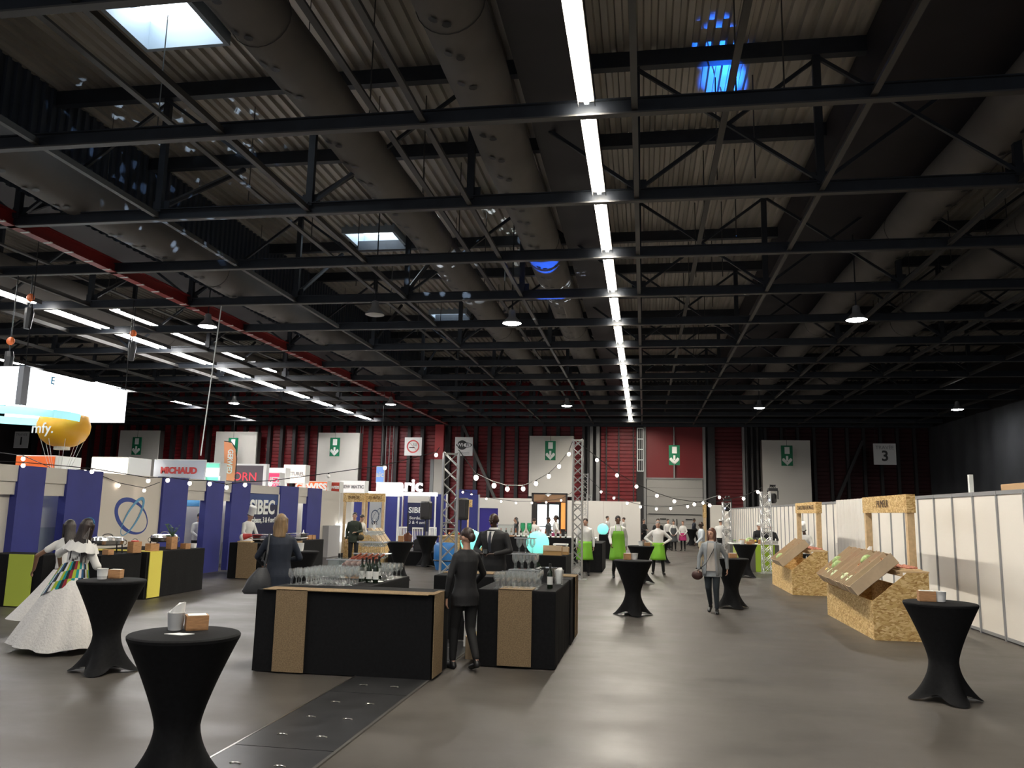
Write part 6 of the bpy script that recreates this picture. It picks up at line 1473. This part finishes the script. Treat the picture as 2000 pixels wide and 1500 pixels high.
# --- middle distance
person('man with short beard, white shirt and short green waist apron', -1.80, 25.5, fc(-5), 1.74, M_shirt, M_trou, ('down', 'down'), 'stand', 0, M_skin, (.03, .02, .015), 'short', 'm', .96, apron=(M_apg, .48, 1.03), extra=shirt_btn, collar=M_shirt, wide=1.08)
person('dark-haired man walking forward in full apple-green bib apron', -.77, 24.6, fc(8), 1.84, M_shirt, M_trou, ('swb', 'swf'), 'walk', 0, M_skin2, (.015, .01, .01), 'short', 'm', .96, apron=(M_apg, .52, 1.32), collar=M_shirt, head=(.1, 0))
person('grey-haired man with hands on hips wearing a green waist apron', .44, 26.9, fc(0), 1.69, M_shirt, M_trou, ('hip', 'hip'), 'wide', 0, M_skin, (.22, .21, .20), 'short', 'm', .96, apron=(M_apg, .48, 1.03), extra=shirt_btn, collar=M_shirt, wide=1.05)
person('man with shaved head in pale shirt and beige trousers seen from the side', 2.05, 30.4, fc(-75), 1.68, mat('pale_shirt', (.50, .55, .60), .8), mat('beige_chino', (.48, .40, .28), .8), ('swf', 'down'), 'walk2', .02, M_skin3, (.02, .015, .012), 'bald', 'm', .94, head=(-.2, .1))
person('man in dark green jacket with crossbody bag beside the plywood gate', -9.55, 26.2, fc(15), 1.76, mat('olive_jacket', (.02, .028, .018), .8, bump=.2, bscale=12), M_trou, ('front', 'down'), 'stand', 0, M_skin, (.025, .015, .012), 'short', 'm', .76, extra=lambda t, up, HM, hands: (mk('crossbody_bag', MB().ell((.24, -.12, .93), (.11, .05, .1), 12, 8), mat('bag_olive', (.04, .035, .02), .6), t, True), mk('bag_strap', MB().tube([V((.24, -.12, 1.02)), up((.05, -.16, 1.25)), up((-.12, -.05, 1.47))], .008, 5), M_blk, t)))
person('cook in white leaning over behind the man in the green jacket', -9.95, 27.6, fc(60), 1.72, M_shirt, M_trou, ('fwd', 'fwd'), 'stand', .35, M_skin, (.02, .012, .01), 'short', 'm', .85)
person('chef in white toque working behind the left counter', -11.45, 22.4, fc(70), 1.74, M_shirt, M_trou, ('fwd', 'fwd'), 'stand', .18, M_skin, (.05, .03, .02), 'short', 'm', .80, hat='toque', apron=(M_paper, .45, 1.02), head=(.1, .2))
person('cook in white toque bending over the second chipboard stand', 5.1, atx(1573, 1040, 5.1).y, fc(-25), 1.64, M_shirt, M_trou, ('fwd', 'fwd'), 'stand', .28, M_skin3, (.015, .012, .01), 'short', 'm', .80, hat='toque', head=(0, .4))
person('man in black top behind the green buffet, left one of two', 4.2, 31.6, fc(15), 1.66, M_suit, M_trou, ('front', 'fwd'), 'stand', .05, M_skin, (.02, .015, .01), 'short', 'm', .9, hat='cap', apron=(M_blk, .5, 1.2), head=(0, .2))
person('man in black top behind the green buffet, right one of two', 4.55, 31.1, fc(-5), 1.63, M_suit, M_trou, ('fwd', 'front'), 'stand', .05, M_skin, (.02, .015, .01), 'short', 'm', .9, hat='cap', head=(.1, .2))
# --- far group by the work counter
person('person in dark top with one arm raised to the head', -5.35, 34.2, fc(-60), 1.66, mat('charcoal_top', (.05, .055, .06), .8), M_trou, ('head', 'down'), 'stand', 0, M_skin, (.03, .02, .015), 'short', 'f', .85)
person('waiter in white shirt seen from behind at the far counter', -4.5, 33.6, fc(175), 1.64, M_shirt, M_trou, ('low', 'low'), 'stand', .10, M_skin, (.03, .015, .01), 'short', 'm', .95, wide=1.15)
person('dark-clothed man facing the waitress in the pink apron', -4.08, 35.2, fc(80), 1.70, MATS['charcoal_top'], M_trou, ('front', 'down'), 'stand', 0, M_skin2, (.015, .01, .01), 'short', 'm', .85)
person('waitress in white shirt with pink apron, hand on hip', -3.62, 33.9, fc(-85), 1.78, M_shirt, M_trou, ('hip', 'back'), 'stand', 0, M_skin2, (.02, .012, .01), 'bun', 'f', .96, apron=(M_appk, .6, 1.03))
person('far waiter with pink apron left of the two by the white wall', -2.0, 45.6, fc(70), 1.76, M_shirt, M_trou, ('down', 'down'), 'stand', 0, M_skin, (.03, .02, .015), 'short', 'm', .95, apron=(M_appk, .65, 1.03))
person('far waiter in white shirt right of the two by the white wall', -1.12, 45.8, fc(-100), 1.70, M_shirt, M_trou, ('down', 'down'), 'stand', 0, M_skin, (.05, .03, .02), 'short', 'm', .95)
person('waitress in black holding a tray at the edge of the white wall', -.02, 47.2, fc(50), 1.62, M_suit, None, ('front', 'front'), 'stand', 0, M_skin, (.03, .02, .015), 'bun', 'f', .85, skirt=(M_black, .5, .03))
person('man half hidden behind the man with hands on hips', .62, 38.0, fc(0), 1.72, M_suit, M_trou, ('down', 'down'), 'stand', 0, M_skin, (.02, .015, .01), 'short', 'm', .8)
person('far waiter in white shirt, left of the trio by the dock door', 1.30, 45.9, fc(25), 1.66, M_shirt, M_trou, ('front', 'down'), 'stand', 0, M_skin, (.03, .02, .015), 'short', 'm', .95)
person('far waitress in grey bib apron, middle of the trio', 1.56, 44.9, fc(-5), 1.60, M_shirt, M_trou, ('low', 'low'), 'stand', 0, M_skin, (.03, .02, .015), 'bun', 'f', .95, apron=(M_apgr, .5, 1.3))
person('far waitress in pink apron with hands clasped, right of the trio', 2.06, 45.1, fc(-15), 1.58, M_shirt, M_trou, ('low', 'low'), 'stand', 0, M_skin, (.12, .05, .03), 'short', 'f', .95, apron=(M_appk, .6, 1.03))
person('man in dark suit striding right in front of the dock door', 3.15, 53.8, fc(95), 1.70, M_navy, M_trou, ('swf', 'swb'), 'walk', .03, M_skin2, (.015, .01, .01), 'short', 'm', .76)
person('cook in white seen from behind near the small far truss', 3.42, 38.2, fc(170), 1.74, M_shirt, M_trou, ('fwd', 'fwd'), 'stand', .08, M_skin, (.03, .02, .015), 'short', 'm', .85, hat='cap', wide=1.1)
person('cook in white glimpsed through the gap beside the second blue pillar', -13.1, 22.6, fc(60), 1.66, M_shirt, M_trou, ('fwd', 'fwd'), 'stand', .1, M_skin, (.02, .015, .01), 'short', 'm', .85)
t = thing('phone', 'small dark phone held in the hands of the man in the dark suit', 'phone', (-2.71, 13.98, 1.2)); t.rotation_euler = (.5, 0, .2); mk('phone_body', MB().bbox(-.036, .036, -.07, .07, 0, .009, .004), M_blk, t); mk('screen', MB().box(-.03, .03, -.062, .062, .009, .0095), mat('dim_screen', (.03, .035, .04), .2), t)
# spots thrown on the roof by the moving heads
def spot(loc, tgt, col, e, size, blend=.4, gobo=False):
    l = bpy.data.lights.new('stage_spot', 'SPOT'); l.energy = e; l.color = col; l.spot_size = math.radians(size); l.spot_blend = blend; l.shadow_soft_size = .03
    o = bpy.data.objects.new('stage_spot', l); COL.objects.link(o); o.location = loc; o.rotation_euler = (V(tgt) - V(loc)).to_track_quat('-Z', 'Y').to_euler()
    if gobo:
        l.use_nodes = True; nt = l.node_tree; em = nt.nodes['Emission']; tc = nt.nodes.new('ShaderNodeTexCoord'); v = nt.nodes.new('ShaderNodeTexVoronoi'); v.inputs['Scale'].default_value = 26
        r = nt.nodes.new('ShaderNodeMath'); r.operation = 'LESS_THAN'; r.inputs[1].default_value = .26
        nt.links.new(tc.outputs['Normal'], v.inputs['Vector']); nt.links.new(v.outputs['Distance'], r.inputs[0]); nt.links.new(r.outputs[0], em.inputs['Strength'])
spot((4.1, 29.3, 2.9), gz(1405, 110, 11.45), (.01, .14, 1), 16000, 4.4, .7)
spot((4.1, 29.3, 2.9), gz(1412, 172, 11.45), (.01, .14, 1), 16000, 4.4, .7)
spot((-1.9, 23.9, 4.2), gz(1062, 520, 9.1), (.01, .12, 1), 6000, 13)
spot((-6.0, 16.1, 3.3), gz(905, 535, 9.2), (.75, .88, 1), 14000, 22, .3, True)
spot((-2.0, 23.7, 4.2), gz(1085, 575, 9.1), (.75, .88, 1), 5000, 24, .3, True)
spot((-6.0, 16.1, 3.3), gz(330, 270, 11.4), (.5, .7, 1), 5000, 34, .3, True)
